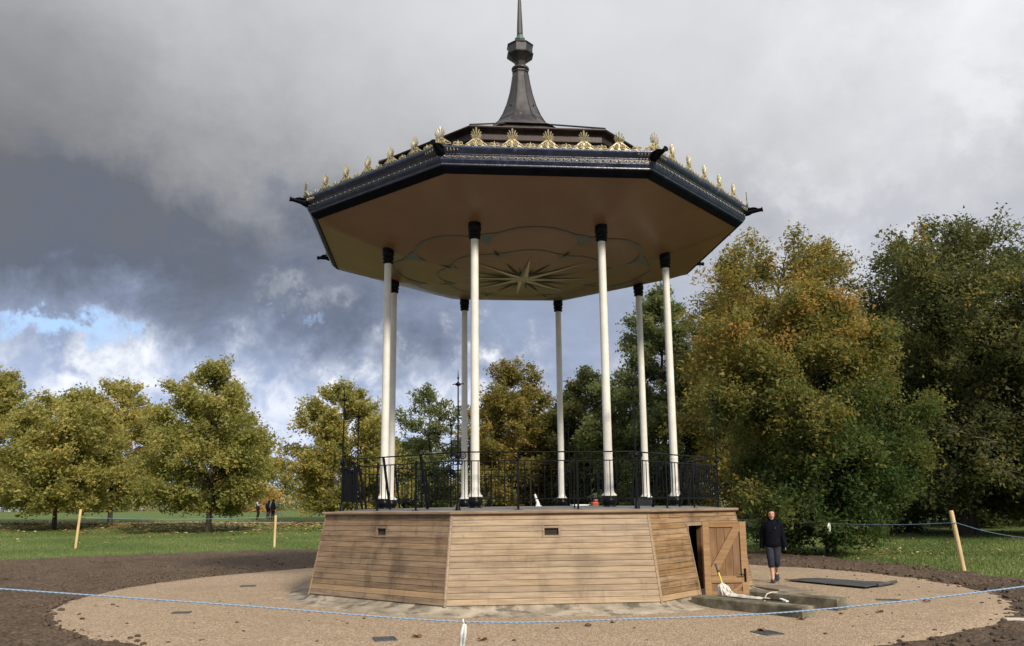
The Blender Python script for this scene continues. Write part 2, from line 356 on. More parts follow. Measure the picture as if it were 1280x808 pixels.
# outline of the bare soil as polar radii round the bandstand (angle in degrees from +X)
SA = [-180, -150, -120, -90, -60, -30, -10, 3, 15, 33, 48, 57, 75, 100, 117, 126, 138, 149, 165, 180]
SR = [24, 26, 28, 28, 24, 16, 11.6, 10.35, 10.5, 11.5, 13.0, 14.6, 17.5, 18.6, 18.4, 19.1, 20.0, 20.4, 22, 24]
def soil_r(a):
    d = math.degrees(a); d = (d + 180) % 360 - 180
    return float(np.interp(d, SA, SR)) + .16 * mnoise.noise(Vector((math.cos(a) * 40, math.sin(a) * 40, 0))) + .25 * mnoise.noise(Vector((math.cos(a) * 9, math.sin(a) * 9, 3)))
def grav_r(a):
    return 8.62 + .05 * mnoise.noise(Vector((math.cos(a) * 30, math.sin(a) * 30, 5))) + .06 * mnoise.noise(Vector((math.cos(a) * 7, math.sin(a) * 7, 1)))
def make_soil():
    n = 900; rad = np.concatenate([np.array([8.0, 8.3, 8.5]), np.linspace(8.62, 1, 2)[:1], np.array([])])
    vs = []; fs = []; ts = list(np.linspace(0, 1, 120) ** 1.0)
    for t_ in ts:
        for k in range(n):
            a = 2 * PI * k / n; r0 = grav_r(a) - .25; r1 = soil_r(a); r = r0 + (r1 - r0) * t_
            x, y = r * math.cos(a), r * math.sin(a)
            h = .045 * mnoise.noise(Vector((x * 1.3, y * 1.3, 0))) + .035 * mnoise.noise(Vector((x * 4.5, y * 4.5, 2))) + .022 * mnoise.noise(Vector((x * 12, y * 12, 7)))
            edge = min(1, (r - r0) / .5, (r1 - r) / .4 + .15)
            vs.append((x, y, gz(x, y) + max(-.035, -.01 + .045 * edge + 1.3 * h * edge) if edge > 0.01 and r > r0 + .1 else -.06))
    for i in range(len(ts) - 1):
        for k in range(n):
            k2 = (k + 1) % n; fs.append((i * n + k, i * n + k2, (i + 1) * n + k2, (i + 1) * n + k))
    mb = MB(); mb.add(vs, fs, True); return tag(mb.build('soil_ground', M_soil), kind='structure')
make_soil()
def make_gravel():
    n = 720; mb = MB(); rings = []
    for r in (3.9, 4.4, 5, 6, 7, 8):
        rings.append([Vector((r * math.cos(2 * PI * k / n), r * math.sin(2 * PI * k / n), 0)) for k in range(n)])
    for dr, z in ((-.02, 0), (.0, -.012), (.05, -.08)):
        rings.append([Vector(((grav_r(a) + dr) * math.cos(a), (grav_r(a) + dr) * math.sin(a), z)) for a in (2 * PI * k / n for k in range(n))])
    mb.loft(rings, cap=False); return tag(mb.build('gravel_path', M_gravel), kind='structure')
make_gravel()
def strip(name, pts, w, m, dz=-.03):
    mb = MB(); L = []; Rr = []
    for i, p in enumerate(pts):
        p = Vector((*p, 0)); d = Vector((*pts[min(i + 1, len(pts) - 1)], 0)) - Vector((*pts[max(i - 1, 0)], 0)); d.normalize(); nn = Vector((-d.y, d.x, 0)) * w / 2
        for A, q in ((L, p - nn), (Rr, p + nn)): A.append(Vector((q.x, q.y, gz(q.x, q.y) + dz)))
    mb.loft([L, Rr], closed=False); return tag(mb.build(name, m), kind='structure')
strip('park_path', [(-90 + i * 4, 45.5 + .10 * (i * 4 - 40) + 1.0) for i in range(40)], 1.6, M_path, .02)

# scattered ground stuff with numpy
rs = np.random.RandomState(7)
def np_mesh(name, V, F, m, tint=None, parent=None, smooth=False):
    me = bpy.data.meshes.new(name); V = np.asarray(V, np.float32); F = np.asarray(F, np.int32); k = F.shape[1]
    me.vertices.add(len(V)); me.vertices.foreach_set('co', V.ravel())
    me.loops.add(F.size); me.loops.foreach_set('vertex_index', F.ravel())
    me.polygons.add(len(F)); me.polygons.foreach_set('loop_start', np.arange(0, F.size, k, dtype=np.int32)); me.polygons.foreach_set('loop_total', np.full(len(F), k, np.int32))
    me.update(calc_edges=True); me.materials.append(m)
    if tint is not None:
        at = me.attributes.new('tint', 'FLOAT', 'FACE'); at.data.foreach_set('value', np.clip(tint, 0, 1).astype(np.float32))
    return put(name, me, parent)
gzv = lambda x, y: np.interp(np.hypot(x, y), TX, TZ)
def leaves_at(P, size, rng, up=.35, asp=.7):
    """a little pointed quad at each point, random facing"""
    n = len(P); N = rng.normal(size=(n, 3)); N[:, 2] += up * 3 * np.sign(rng.rand(n) - .15); N /= np.linalg.norm(N, axis=1)[:, None]
    A = rng.normal(size=(n, 3)); A -= (A * N).sum(1)[:, None] * N; A /= np.linalg.norm(A, axis=1)[:, None]
    B = np.cross(N, A); s = (size * np.clip(rng.gamma(9, 1 / 9, n), .5, 1.8))[:, None]
    V = np.stack([P + A * s * .62, P + B * s * .45 * asp - A * s * .38, P - B * s * .45 * asp - A * s * .38 + N * s * .12], 1).reshape(-1, 3)
    return V, np.arange(3 * n).reshape(n, 3)
def soil_rv(a): return np.interp((np.degrees(a) + 180) % 360 - 180, SA, SR)
# grass blades: band outside the soil where the camera looks
def blades():
    P = []
    for (x0, x1, y0, y1, n) in ((8, 26, 0, 26, 62000), (-36, -7, 6, 44, 78000), (-7, 8, 10, 44, 32000)):
        x = rs.uniform(x0, x1, n); y = rs.uniform(y0, y1, n); r = np.hypot(x, y); a = np.arctan2(y, x)
        k = (r > soil_rv(a) - .25 + rs.normal(size=n) * .12); 
        P.append(np.stack([x[k], y[k]], 1))
    P = np.concatenate(P); n = len(P); h = rs.uniform(.04, .10, n); w = rs.uniform(.008, .02, n); th = rs.uniform(0, PI, n)
    z = gzv(P[:, 0], P[:, 1]) - .05; dx, dy = np.cos(th) * w, np.sin(th) * w; lx, ly = rs.normal(size=(2, n)) * .03
    V = np.stack([np.stack([P[:, 0] - dx, P[:, 1] - dy, z], 1), np.stack([P[:, 0] + dx, P[:, 1] + dy, z], 1), np.stack([P[:, 0] + lx, P[:, 1] + ly, z + h], 1)], 1).reshape(-1, 3)
    tint = rs.rand(n) * .6 + .25 * np.sin(P[:, 0] * .7 + np.cos(P[:, 1] * .5) * 2) + .2
    o = np_mesh('grass_blades', V, np.arange(3 * n).reshape(n, 3), tint_mat('grass_blade', [(0, (.075, .115, .030)), (.5, (.125, .180, .050)), (.9, (.19, .235, .075)), (1, (.30, .29, .13))], .3), tint)
    tag(o, 'short green mown grass around the bare soil ring', 'grass', kind='stuff')
blades()
def fallen():
    P = []
    for (cx, cy, sx, sy, n) in ((-19.6, 37, 4, 3.5, 700), (-30, 38, 6, 4, 900), (-27, 47, 12, 2.6, 4500), (-20, 42, 12, 3, 1300), (9.9, 11.5, 2.6, 1.4, 700), (12, 12, 4, 4, 240), (19, 20, 6, 6, 500), (10, 6, 2, 3, 40), (-14, 22, 6, 4, 30), (-19, 30, 9, 7, 220)):
        P.append(np.stack([cx + rs.normal(size=n) * sx, cy + rs.normal(size=n) * sy], 1))
    P = np.concatenate(P); r = np.hypot(P[:, 0], P[:, 1]); k = r > soil_rv(np.arctan2(P[:, 1], P[:, 0])) - .3; P = P[k]
    far = np.hypot(P[:, 0], P[:, 1] + 17.7)
    P3 = np.stack([P[:, 0], P[:, 1], gzv(P[:, 0], P[:, 1]) + .015], 1)
    V, F = leaves_at(P3, np.clip(.0032 * far, .07, .2), rs, up=2)
    o = np_mesh('fallen_leaves', V, F, tint_mat('leaf_litter', [(0, (.10, .055, .025)), (.5, (.26, .15, .06)), (.85, (.45, .32, .12)), (1, (.60, .50, .28))], .1), rs.rand(len(F)) ** .9)
    tag(o, 'fallen brown and yellow leaves lying on the grass', 'leaves', kind='stuff')
fallen()
def clods():
    ico = bmesh.new(); bmesh.ops.create_icosphere(ico, subdivisions=1, radius=1); ico.verts.ensure_lookup_table()
    V0 = np.array([v.co[:] for v in ico.verts]); F0 = np.array([[v.index for v in f.verts] for f in ico.faces]); ico.free()
    n = 11500; a = rs.uniform(-PI, PI, n)
    a[:5500] = rs.uniform(PI * .80, PI * 1.25, 5500)
    r0 = 8.62; r1 = soil_rv(a); u = rs.rand(n) ** 1.25; r = r0 - .02 + (r1 - r0) * u
    x, y = r * np.cos(a), r * np.sin(a); k = np.hypot(x, y + 17.7) > 3; x, y, = x[k], y[k]; n = len(x)
    s = rs.gamma(2.0, .010, n) + .008; s = np.minimum(s, .075)
    V = V0[None] * (1 + rs.normal(size=(n, len(V0), 1)) * .22) * (s[:, None, None] * np.array([1.2, 1.0, .8])) 
    V = V + np.stack([x, y, gzv(x, y) + .02 + s * .15], 1)[:, None]
    F = F0[None] + (np.arange(n) * len(V0))[:, None, None]
    o = np_mesh('soil_clods', V.reshape(-1, 3), F.reshape(-1, 3), M_soil)
    tag(o, 'loose crumbly clods of brown soil around the gravel circle', 'soil', kind='stuff')
    n = 230; a = rs.uniform(-PI * .9, .3, n); r = np.sqrt(rs.uniform(4.9 ** 2, 8.6 ** 2, n)); edge = rs.rand(n) < .6; r[edge] = 8.55 - rs.gamma(1.3, .1, edge.sum())
    x, y = r * np.cos(a), r * np.sin(a); s = rs.gamma(2, .006, n) + .006
    V = V0[None] * (s[:, None, None] * np.array([1.2, 1, .6])) + np.stack([x, y, s * .3], 1)[:, None]; F = F0[None] + (np.arange(n) * len(V0))[:, None, None]
    tag(np_mesh('soil_crumbs', V.reshape(-1, 3), F.reshape(-1, 3), M_soil), 'small crumbs of soil scattered on the edge of the gravel', 'soil', kind='stuff')
clods()
def drop_leaves():
    for i, (x, y) in enumerate([(3.03, -6.3), (3.9, -5.25), (-.55, -6.9), (5.3, -4.5), (6.6, -3.2), (-1.4, -6.6)]):
        mb = MB(); a = i * 1.3
        pts = [(math.cos(a + q) * rr, math.sin(a + q) * rr, .012 + .03 * (j % 2)) for j, (q, rr) in enumerate(((0, .08), (.7, .05), (1.6, .06), (2.6, .05), (3.3, .07), (4.2, .05), (5.2, .055)))]
        mb.add([(0, 0, .006)] + pts, [(0, j + 1, (j + 1) % 7 + 1) for j in range(7)])
        o = mb.build('dry_leaf', mat('dry_leaf', [(0, (.14, .06, .03)), (1, (.22, .10, .05))], 9, 3) if i == 0 else bpy.data.materials['dry_leaf'], loc=(x, y, .004))
        tag(o, ['curled brown leaf on the gravel beside the small cover in front of the beams', 'curled brown leaf against the end of the nearer beam', 'curled brown leaf left of the tape tied to the front rope',
                'dry brown leaf on the gravel right of the rear beam', 'dry brown leaf far right on the gravel short of the soil', 'dry brown leaf above the small cover in front of the base'][i], 'leaf')
drop_leaves()

# ------------------------------------------------------------------ bandstand
PHI = R_(5.958); SEG = PI / 4
def ang(k): return -PI / 2 + PHI + (k + .5) * SEG
def oc(R, k, z): return Vector((R * math.cos(ang(k)), R * math.sin(ang(k)), z))
def faceM(k, z=0, out=0): # frame of the face between corner k and k+1: +x along, -y outward
    return Matrix.Rotation(ang(k) + SEG / 2 + PI / 2, 4, 'Z')
C8 = math.cos(SEG / 2); S8 = math.sin(SEG / 2)
B = thing('bandstand', 'octagonal wooden based bandstand with white columns and gilded navy roof on the gravel circle', 'bandstand')
def Rw(z): return 4.471 + (4.185 - 4.471) * (z - .12) / (1.542 - .12)
def octlathe(prof, **kw):
    mb = MB(); mb.lathe(prof, 8, ph=ang(0), smooth=False, **kw); return mb
# concrete plinth with flared skirt
pm = MB()
prof = [(4.40, .20), (4.435, .125), (4.47, .090), (4.54, .060), (4.66, .036), (4.80, .018), (4.96, .006), (5.02, -.02)]
rings = []
for r, z in prof:
    ring = []
    for k in range(64):
        f = k % 8; i = k // 8; p0 = oc(r, i, z); p1 = oc(r, i + 1, z); p = p0.lerp(p1, f / 8)
        w = min(1, max(0, (r - 4.5) / .6)); d = Vector((p.x, p.y, 0)).normalized(); rr = r * (1 - .045 * w)
        q = d * rr + Vector((0, 0, z)); p = p.lerp(q, w * .75); p.z += .004 * mnoise.noise(p * 2); ring.append(p)
    rings.append(ring)
pm.loft(rings, cap=False); pm.build('plinth', M_conc, B)
# backing wall behind the planks, with a doorway on face 0
NP = 15; Z0 = .12; DZ = (1.505 - Z0) / NP
DX0, DX1, DZT = -.40, .60, 1.262
def slab(mb, x0, x1, z0, z1, off, th, trim=0, nx=1):
    """board lying in the battered wall plane; x0/x1 None = run to the corners"""
    def e(z, o, s, x): return (s * ((Rw(z) + o) * S8 - trim) if x is None else x)
    vs = []
    for (z, o) in ((z0, off), (z1, off), (z1, off - th), (z0, off - th)):
        y = -(Rw(z)) * C8 - o
        for s, x in ((-1, x0), (1, x1)): vs.append((e(z, o, s, x), y, z))
    mb.add(vs, [(0, 1, 3, 2), (2, 3, 5, 4), (4, 5, 7, 6), (6, 7, 1, 0), (0, 2, 4, 6), (1, 7, 5, 3)])
def plank_mesh(i, x0, x1):
    mb = MB(); z0 = Z0 + i * DZ; z1 = z0 + DZ
    g = .0024
    def e(z, o, s, x): return (s * ((Rw(z) + o) * S8 - .028) if x is None else x)
    prof_ = [(z0 + g, -.022), (z0 + g, -.004), (z0 + g + .004, 0.0), (z1 - g - .004, 0.0), (z1 - g, -.004), (z1 - g, -.022)]
    vs = []
    for z, o in prof_:
        y = -Rw(z) * C8 - o
        for s, x in ((-1, x0), (1, x1)): vs.append((e(z, o, s, x), y, z))
    n = len(prof_); fs = [(2 * j, 2 * j + 1, 2 * ((j + 1) % n) + 1, 2 * ((j + 1) % n)) for j in range(n)]
    fs += [tuple(2 * j for j in range(n)), tuple(2 * j + 1 for j in range(n))[::-1]]
    mb.add(vs, fs); return mb
VX = .118
def segs(k, i):
    if k == 0:
        return [(None, DX0 - .012), (DX1 + .012, None)] if i < 13 else [(None, None)]
    if i in (11, 12): return [(None, -VX), (VX, None)]
    return [(None, None)]
cache = {}
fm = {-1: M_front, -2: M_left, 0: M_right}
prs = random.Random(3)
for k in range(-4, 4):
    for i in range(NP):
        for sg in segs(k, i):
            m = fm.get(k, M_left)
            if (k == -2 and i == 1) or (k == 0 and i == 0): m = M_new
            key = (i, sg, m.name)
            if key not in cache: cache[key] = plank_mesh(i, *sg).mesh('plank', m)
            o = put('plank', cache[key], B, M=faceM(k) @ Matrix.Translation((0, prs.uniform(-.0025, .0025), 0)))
            if m is M_new: o['label'] = 'new pale golden plank'
    bk = MB()
    if k == 0:
        slab(bk, None, DX0 - .014, .10, 1.5, -.030, .03); slab(bk, DX1 + .014, None, .10, 1.5, -.030, .03); slab(bk, DX0 - .014, DX1 + .014, 1.324, 1.5, -.030, .03)
    else: slab(bk, None, None, .10, 1.5, -.030, .03)
    bk.build('backing_board', M_dark, B, M=faceM(k))
for k in range(-4, 4):   # corner trims, two laths meeting at each corner
    cb = MB()
    for s in (0,):
        a = oc(Rw(.105) + .006, k, .105); b = oc(Rw(1.505) + .006, k, 1.505)
        rad = Vector((math.cos(ang(k)), math.sin(ang(k)), 0)); tn = Vector((-rad.y, rad.x, 0))
        vs = []
        for p in (a, b):
            for u, w in ((0, .0), (-.024, -.009), (-.022, -.034), (0, -.028), (.022, -.034), (.024, -.009)):
                vs.append(p + tn * u + rad * (w if u == 0 and w == 0 else w))
        n = 6; cb.add(vs, [(j, (j + 1) % n, (j + 1) % n + n, j + n) for j in range(n)] + [tuple(range(n))[::-1], tuple(range(n, 2 * n))])
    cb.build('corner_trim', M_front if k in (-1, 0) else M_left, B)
# vents
def vent(k):
    M = faceM(k); f = MB(); z0 = Z0 + 11 * DZ - .004; z1 = Z0 + 13 * DZ - .008; w = .15; b = .036
    for (x0, x1, a, c) in ((-w, w, z0, z0 + b), (-w, w, z1 - b, z1), (-w, -w + b, z0 + b, z1 - b), (w - b, w, z0 + b, z1 - b)):
        slab(f, x0, x1, a, c, .012, .06)
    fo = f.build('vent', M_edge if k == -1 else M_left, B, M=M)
    g = MB(); slab(g, -w + b - .002, w - b + .002, z0 + b, z1 - b, -.075, .004); g.build('grille', M_dark, fo)
    if k == -1: g2 = MB(); [slab(g2, -w + b, w - b, z0 + b + .022 * q + .01, z0 + b + .022 * q + .016, -.03, .01) for q in range(5)]; g2.build('slat', M_dark, fo)
for k in range(-4, 4):
    if k != 0: vent(k)
# doorway on face 0
df = MB(); yi = -Rw(1.27) * C8 + .02
df.box((DX0 - .004, yi + .05, .69), (.020, .20, 1.15)); df.box((DX1 + .004, yi + .05, .69), (.020, .20, 1.15))
slab(df, DX0 - .03, DX1 + .05, 1.264, 1.290, .020, .06); slab(df, DX0 - .03, DX1 + .03, 1.290, 1.322, -.001, .03)
slab(df, DX0 - .022, DX0 + .002, .115, 1.264, .010, .05)
fr = df.build('door_frame', M_edge, B, M=faceM(0))
# jamb post seen inside the opening
HX = .22
jb = MB(); jb.box((HX - .02, yi + .055, .69), (.07, .09, 1.14)); jb.build('jamb', M_jamb, fr)
th_ = MB(); th_.box((.16, -4.12, .085), (.9, .22, .10)); th_.build('door_sill', M_conc, B, M=faceM(0))
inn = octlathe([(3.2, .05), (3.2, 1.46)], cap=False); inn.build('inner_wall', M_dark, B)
# door leaf: stands open square to the viewer
hinge = faceM(0) @ Vector((HX - .01, yi - .02, 0))
Hx, Hy = 3.02, -2.93
D = MB(); Lw, Lh, T = .745, 1.225, .045
dz = .105
door = bpy.data.objects.new('door', None); C.objects.link(door); door.parent = B; door.location = (Hx, Hy, dz); door.rotation_euler = (0, 0, R_(1.5))
def dpart(name, boxes, m, **kw):
    mb = MB()
    for c, d in boxes: mb.box(c, d)
    return bevel(mb.build(name, m, door, **kw), .003)
dpart('stile', [((.055, 0, Lh / 2), (.11, T, Lh))], M_door); dpart('stile', [((Lw - .055, 0, Lh / 2), (.11, T, Lh))], M_door)
dpart('rail', [((Lw / 2, .001, Lh - .045), (Lw - .22, T - .004, .09))], M_door)
dpart('rail', [((Lw / 2, .001, .265), (Lw - .22, T - .004, .11))], M_door)
dpart('rail', [((Lw / 2, .001, .035), (Lw - .22, T - .004, .07))], M_door)
for i in range(4):
    w = (Lw - .22) / 4; dpart('board', [((.11 + w * (i + .5), .012, Lh / 2), (w - .003, .016, Lh - .03))], M_panel)
br = MB(); br.prism([(.11, .34), (.11, .46), (Lw - .225, Lh - .09), (Lw - .11, Lh - .09), (Lw - .11, Lh - .155), (.20, .33), (.12, .33)], -.021, .003); bevel(br.build('brace', M_door, door), .003)
br = MB(); br.prism([(Lw - .30, .07), (Lw - .21, .07), (Lw - .11, .15), (Lw - .11, .21)], -.020, .003); bevel(br.build('brace', M_door, door), .003)
hd = MB(); hd.box((Lw - .055, -.027, .335), (.034, .008, .22)); hd.tube([(Lw - .055, -.03, .355), (Lw - .055, -.075, .355), (Lw - .075, -.08, .355), (Lw - .17, -.08, .352)], .010, 6); hd.box((Lw - .055, -.034, .28), (.012, .01, .03))
hd.build('handle', M_iron, door)
# deck
dk = octlathe([(4.17, 1.47), (4.17, 1.552), (3.45, 1.600), (1.8, 1.62), (.05, 1.625)]); dk.build('deck', M_deck, B)
for k in range(-4, 4):
    mb = MB(); h = 4.262; h0 = 4.15
    vs = []
    for R, z in ((h, 1.520), (h + .004, 1.5465), (h - .01, 1.556), (h0, 1.5585), (h0, 1.508), (h - .012, 1.508)):
        vs += [(-R * S8 + .0015, -R * C8, z), (R * S8 - .0015, -R * C8, z)]
    n = 6; mb.add(vs, [(2 * j, 2 * j + 1, 2 * ((j + 1) % n) + 1, 2 * ((j + 1) % n)) for j in range(n)] + [tuple(2 * j for j in range(n)), tuple(2 * j + 1 for j in range(n))[::-1]])
    mb.build('edge_board', M_edge, B, M=faceM(k))
# columns
def column():
    sh = MB(); zb, zt = 1.60, 6.74
    sh.lathe([(.132, zb + .19), (.134, zb + .212), (.110, zb + .23), (.090, zb + .26), (.084, zb + .30)], 20)
    # fluted lower shaft, then plain
    rings = []
    for z, r, fl in ((zb + .30, .082, .05), (zb + .33, .082, .13), (zb + .90, .079, .13), (zb + .93, .078, .0), (zb + 1.0, .076, 0), (6.45, .070, 0)):
        rings.append([Vector((math.cos(a) * r * (1 - fl * .5 * (1 + math.cos(12 * a))), math.sin(a) * r * (1 - fl * .5 * (1 + math.cos(12 * a))), z)) for a in (2 * PI * q / 48 for q in range(48))])
    sh.loft(rings); sh.lathe([(.074, zb + .92), (.083, zb + .935), (.083, zb + .95), (.074, zb + .965)], 20, cap=False)
    b = MB(); b.lathe([(.10, zb - .06), (.115, zb - .01), (.115, zb + .015), (.09, zb + .025), (.122, zb + .055), (.136, zb + .095), (.132, zb + .135), (.110, zb + .17), (.11, zb + .192)], 20)
    c = MB(); c.lathe([(.078, 6.44), (.104, 6.455), (.108, 6.49), (.090, 6.50), (.090, 6.515), (.112, 6.525), (.116, 6.56), (.097, 6.572), (.097, 6.585), (.118, 6.60), (.122, 6.66), (.116, 6.69), (.116, 6.80)], 20)
    return sh.mesh('column', M_white), b.mesh('column_base', M_iron), c.mesh('capital', M_iron)
cm = column()
for k in range(-4, 4):
    p = oc(3.079, k, 0); M = Matrix.Translation(p) @ Matrix.Rotation(ang(k), 4, 'Z')
    o = put('column', cm[0], B, M=M); put('column_base', cm[1], o); put('capital', cm[2], o)
# railings
RA = 3.90; hs = RA * S8; ap = RA * C8
bal = MB(); bal.tube([(0, 0, 1.745), (0, 0, 2.365)], .0075, 5); bal_me = bal.mesh('baluster', M_iron)
pst = MB(); pst.box((0, 0, 1.97), (.030, .020, .83)); pst.ball((0, 0, 2.40), .022); pst.box((0, 0, 1.567), (.13, .07, .014)); pst_me = pst.mesh('post', M_iron)
std = MB()
std.tube([(0, 0, 1.555), (0, 0, 2.45), (0, 0, 3.62)], [.018, .016, .012], 8); std.lathe([(.05, 1.555), (.045, 1.59), (.028, 1.66), (.022, 1.70)], 10)
std.lathe([(.016, 3.62), (.05, 3.64), (.06, 3.655), (.02, 3.68), (.010, 3.70), (.010, 3.74), (.022, 3.755), (.010, 3.78), (.003, 3.90)], 8)
for a in range(4): std.bar((0, 0, 3.66), (math.cos(a * PI / 2) * .10, math.sin(a * PI / 2) * .10, 3.655), .014)
std_me = std.mesh('standard', M_iron)
scr = MB()
for s in (-1, 1):
    scr.ring((s * .085, 0, 2.46), .052, .011); scr.ring((s * .085, 0, 2.46), .022, .008); scr.ring((s * .045, 0, 2.345), .035, .009)
scr.ball((0, 0, 2.46), .05); scr_me = scr.mesh('scroll', M_iron)
stt = MB(); stt.bar((0, .30, 1.575), (0, .115, 2.52), .045, .02); stt.box((0, .30, 1.573), (.10, .08, .014)); stt_me = stt.mesh('stay', M_iron)
for k in range(-4, 4):
    M = faceM(k) @ Matrix.Translation((0, -ap, 0))
    r = MB(); r.box((0, 0, 2.372), (2 * hs, .034, .016)); r.box((0, 0, 1.745), (2 * hs, .026, .016)); 
    w = (RA - .125) * S8; r.tube([(-w, .115, 2.525), (w, .115, 2.525)], .013, 6)
    ro = r.build('railing', M_iron, B, M=M)
    n = 27
    for q in range(1, n):
        if q % 9: put('baluster', bal_me, ro, loc=(-hs + 2 * hs * q / n, 0, 0))
    for q in (-1, 1): put('post', pst_me, ro, loc=(q * hs / 3, 0, 0)); put('stay', stt_me, ro, loc=(q * hs / 3 * .97, .0, 0))
    p = oc(RA, k, 0); so = put('standard', std_me, B, M=Matrix.Translation(p) @ Matrix.Rotation(ang(k) + PI / 2, 4, 'Z')); put('scroll', scr_me, so)
# ceiling, hung lower in the middle
RC = 4.56; ZC0, ZC1 = 6.50, 7.17
def octf(a):   # ratio of octagon radius to circumradius in direction a
    d = (a - ang(0)) % SEG - SEG / 2; return C8 / math.cos(d)
def ceil_z(x, y):
    r = math.hypot(x, y); a = math.atan2(y, x); t_ = min(1, r / (RC * octf(a))); return ZC0 + (ZC1 - ZC0) * t_ ** 2.7
ce = MB(); rings = []
for i in range(41):
    t_ = i / 40; ring = []
    for k in range(128):
        a = ang(0) + 2 * PI * k / 128; f = octf(a) * t_ + (1 - t_) * C8 if t_ > 0 else 0
        f = octf(a) * t_ * 1.0
        x, y = RC * t_ * octf(a) * math.cos(a), RC * t_ * octf(a) * math.sin(a)
        rr = RC * t_ * ((1 - t_ ** 2) * C8 * 1.0 + t_ ** 2 * octf(a)); x, y = rr * math.cos(a), rr * math.sin(a)
        ring.append(Vector((x, y, ceil_z(x, y))))
    rings.append(ring)
ce.loft(rings[1:][::-1], cap=False); ce.add(rings[1], [tuple(range(128))[::-1]], True)
ceo = ce.build('ceiling', M_ceil, B)
def drape(name, polys, m, off=.010, label=None):
    """polys: strips given as two lists of plan points (left, right edge)"""
    mb = MB()
    for L, Rr in polys:
        A = [[Vector((x, y, ceil_z(x, y) - off)) for x, y in L], [Vector((x, y, ceil_z(x, y) - off)) for x, y in Rr]]
        mb.loft(A, closed=False)
    return mb.build(name, m, ceo)
def pol(r, a): return (r * math.cos(a), r * math.sin(a))
SA0 = ang(0) - SEG / 2
def ray(a, r0, r1, w, side):
    L = []; Rr = []
    for i in range(13):
        t_ = i / 12; r = r0 + (r1 - r0) * t_; ww = w * (1 - t_) if t_ > .16 else w * (.84) * (t_ / .16) if r0 > 0.01 else w * (1 - t_)
        c = pol(r, a); nx, ny = -math.sin(a), math.cos(a)
        if side == 0: L.append((c[0] + nx * ww, c[1] + ny * ww)); Rr.append((c[0] - nx * ww, c[1] - ny * ww))
        elif side > 0: L.append((c[0] + nx * ww, c[1] + ny * ww)); Rr.append(c)
        else: L.append(c); Rr.append((c[0] - nx * ww, c[1] - ny * ww))
    return L, Rr
drape('star_black_ray', [ray(SA0 + SEG * (q + .5), .0, 1.25, .075, 0) for q in range(8)] + [ray(SA0 + SEG * (q + .25 + .5 * w) * 1.0, .0, .9, .04, 0) for q in range(8) for w in (0, 1)], M_black, .012)
drape('star_cream_ray', [ray(SA0 + SEG * q, .0, 1.62 if q % 2 else 1.45, .105, 1) for q in range(8)], M_cream, .016)
drape('star_olive_ray', [ray(SA0 + SEG * q, .0, 1.62 if q % 2 else 1.45, .105, -1) for q in range(8)], M_creamd, .016)
drape('dart', [ray(SA0 + SEG * (q + .5), 1.68, 2.0, .045, 0) for q in range(8)], M_black, .012)
def scallop(R, depth, w, cusp, n=8, ph=0.0):
    L = []; Rr = []
    for i in range(n * 20 + 1):
        a = SA0 + ph + 2 * PI * i / (n * 20); u = (i % 20) / 20; lobe = math.sin(PI * u) ** .55 if 0 < u < 1 else 0
        r = R - depth + depth * lobe; c = cusp * max(0, 1 - min(u, 1 - u) * 6) ** 1.5
        L.append(pol(r + w / 2 + c, a)); Rr.append(pol(r - w / 2 - c * .25, a))
    return L, Rr
drape('scalloped_border', [scallop(2.80, .46, .05, .30, 8, SEG / 2), scallop(1.86, .28, .035, .15, 8, SEG / 2)], M_teal, .010)
# eaves and cornice
octlathe([(4.50, 7.19), (4.53, 7.150), (4.555, 7.150), (4.650, 7.225), (4.664, 7.244), (4.60, 7.30)], cap=False).build('fascia', M_navydark, B)
octlathe([(4.62, 7.246), (4.672, 7.248), (4.690, 7.262), (4.688, 7.282), (4.705, 7.290), (4.725, 7.318), (4.735, 7.335), (4.722, 7.340), (4.722, 7.352), (4.730, 7.356), (4.730, 7.412), (4.745, 7.418), (4.745, 7.430), (4.756, 7.445), (4.790, 7.468), (4.815, 7.500), (4.822, 7.520), (4.822, 7.545), (4.806, 7.552), (4.60, 7.56)], cap=False).build('cornice', M_navy, B)
bd = MB(); per = .134
for k in range(-4, 4):
    M = faceM(k); hw_ = 4.742 * S8; y = -4.733 * C8; n = int(2 * hw_ / per)
    for q in range(n):
        x = -hw_ + (q + .5) * 2 * hw_ / n; c = M @ Vector((x, y - .006, 7.384)); bd.ball(c, .017, 6, 4)
        a = M @ Vector((x + .025, y - .002, 7.368)); b = M @ Vector((x + .095, y - .002, 7.402)); bd.tube([a, b], .007, 4)
tag(bd.build('bead_moulding', M_gold, B), kind='stuff')
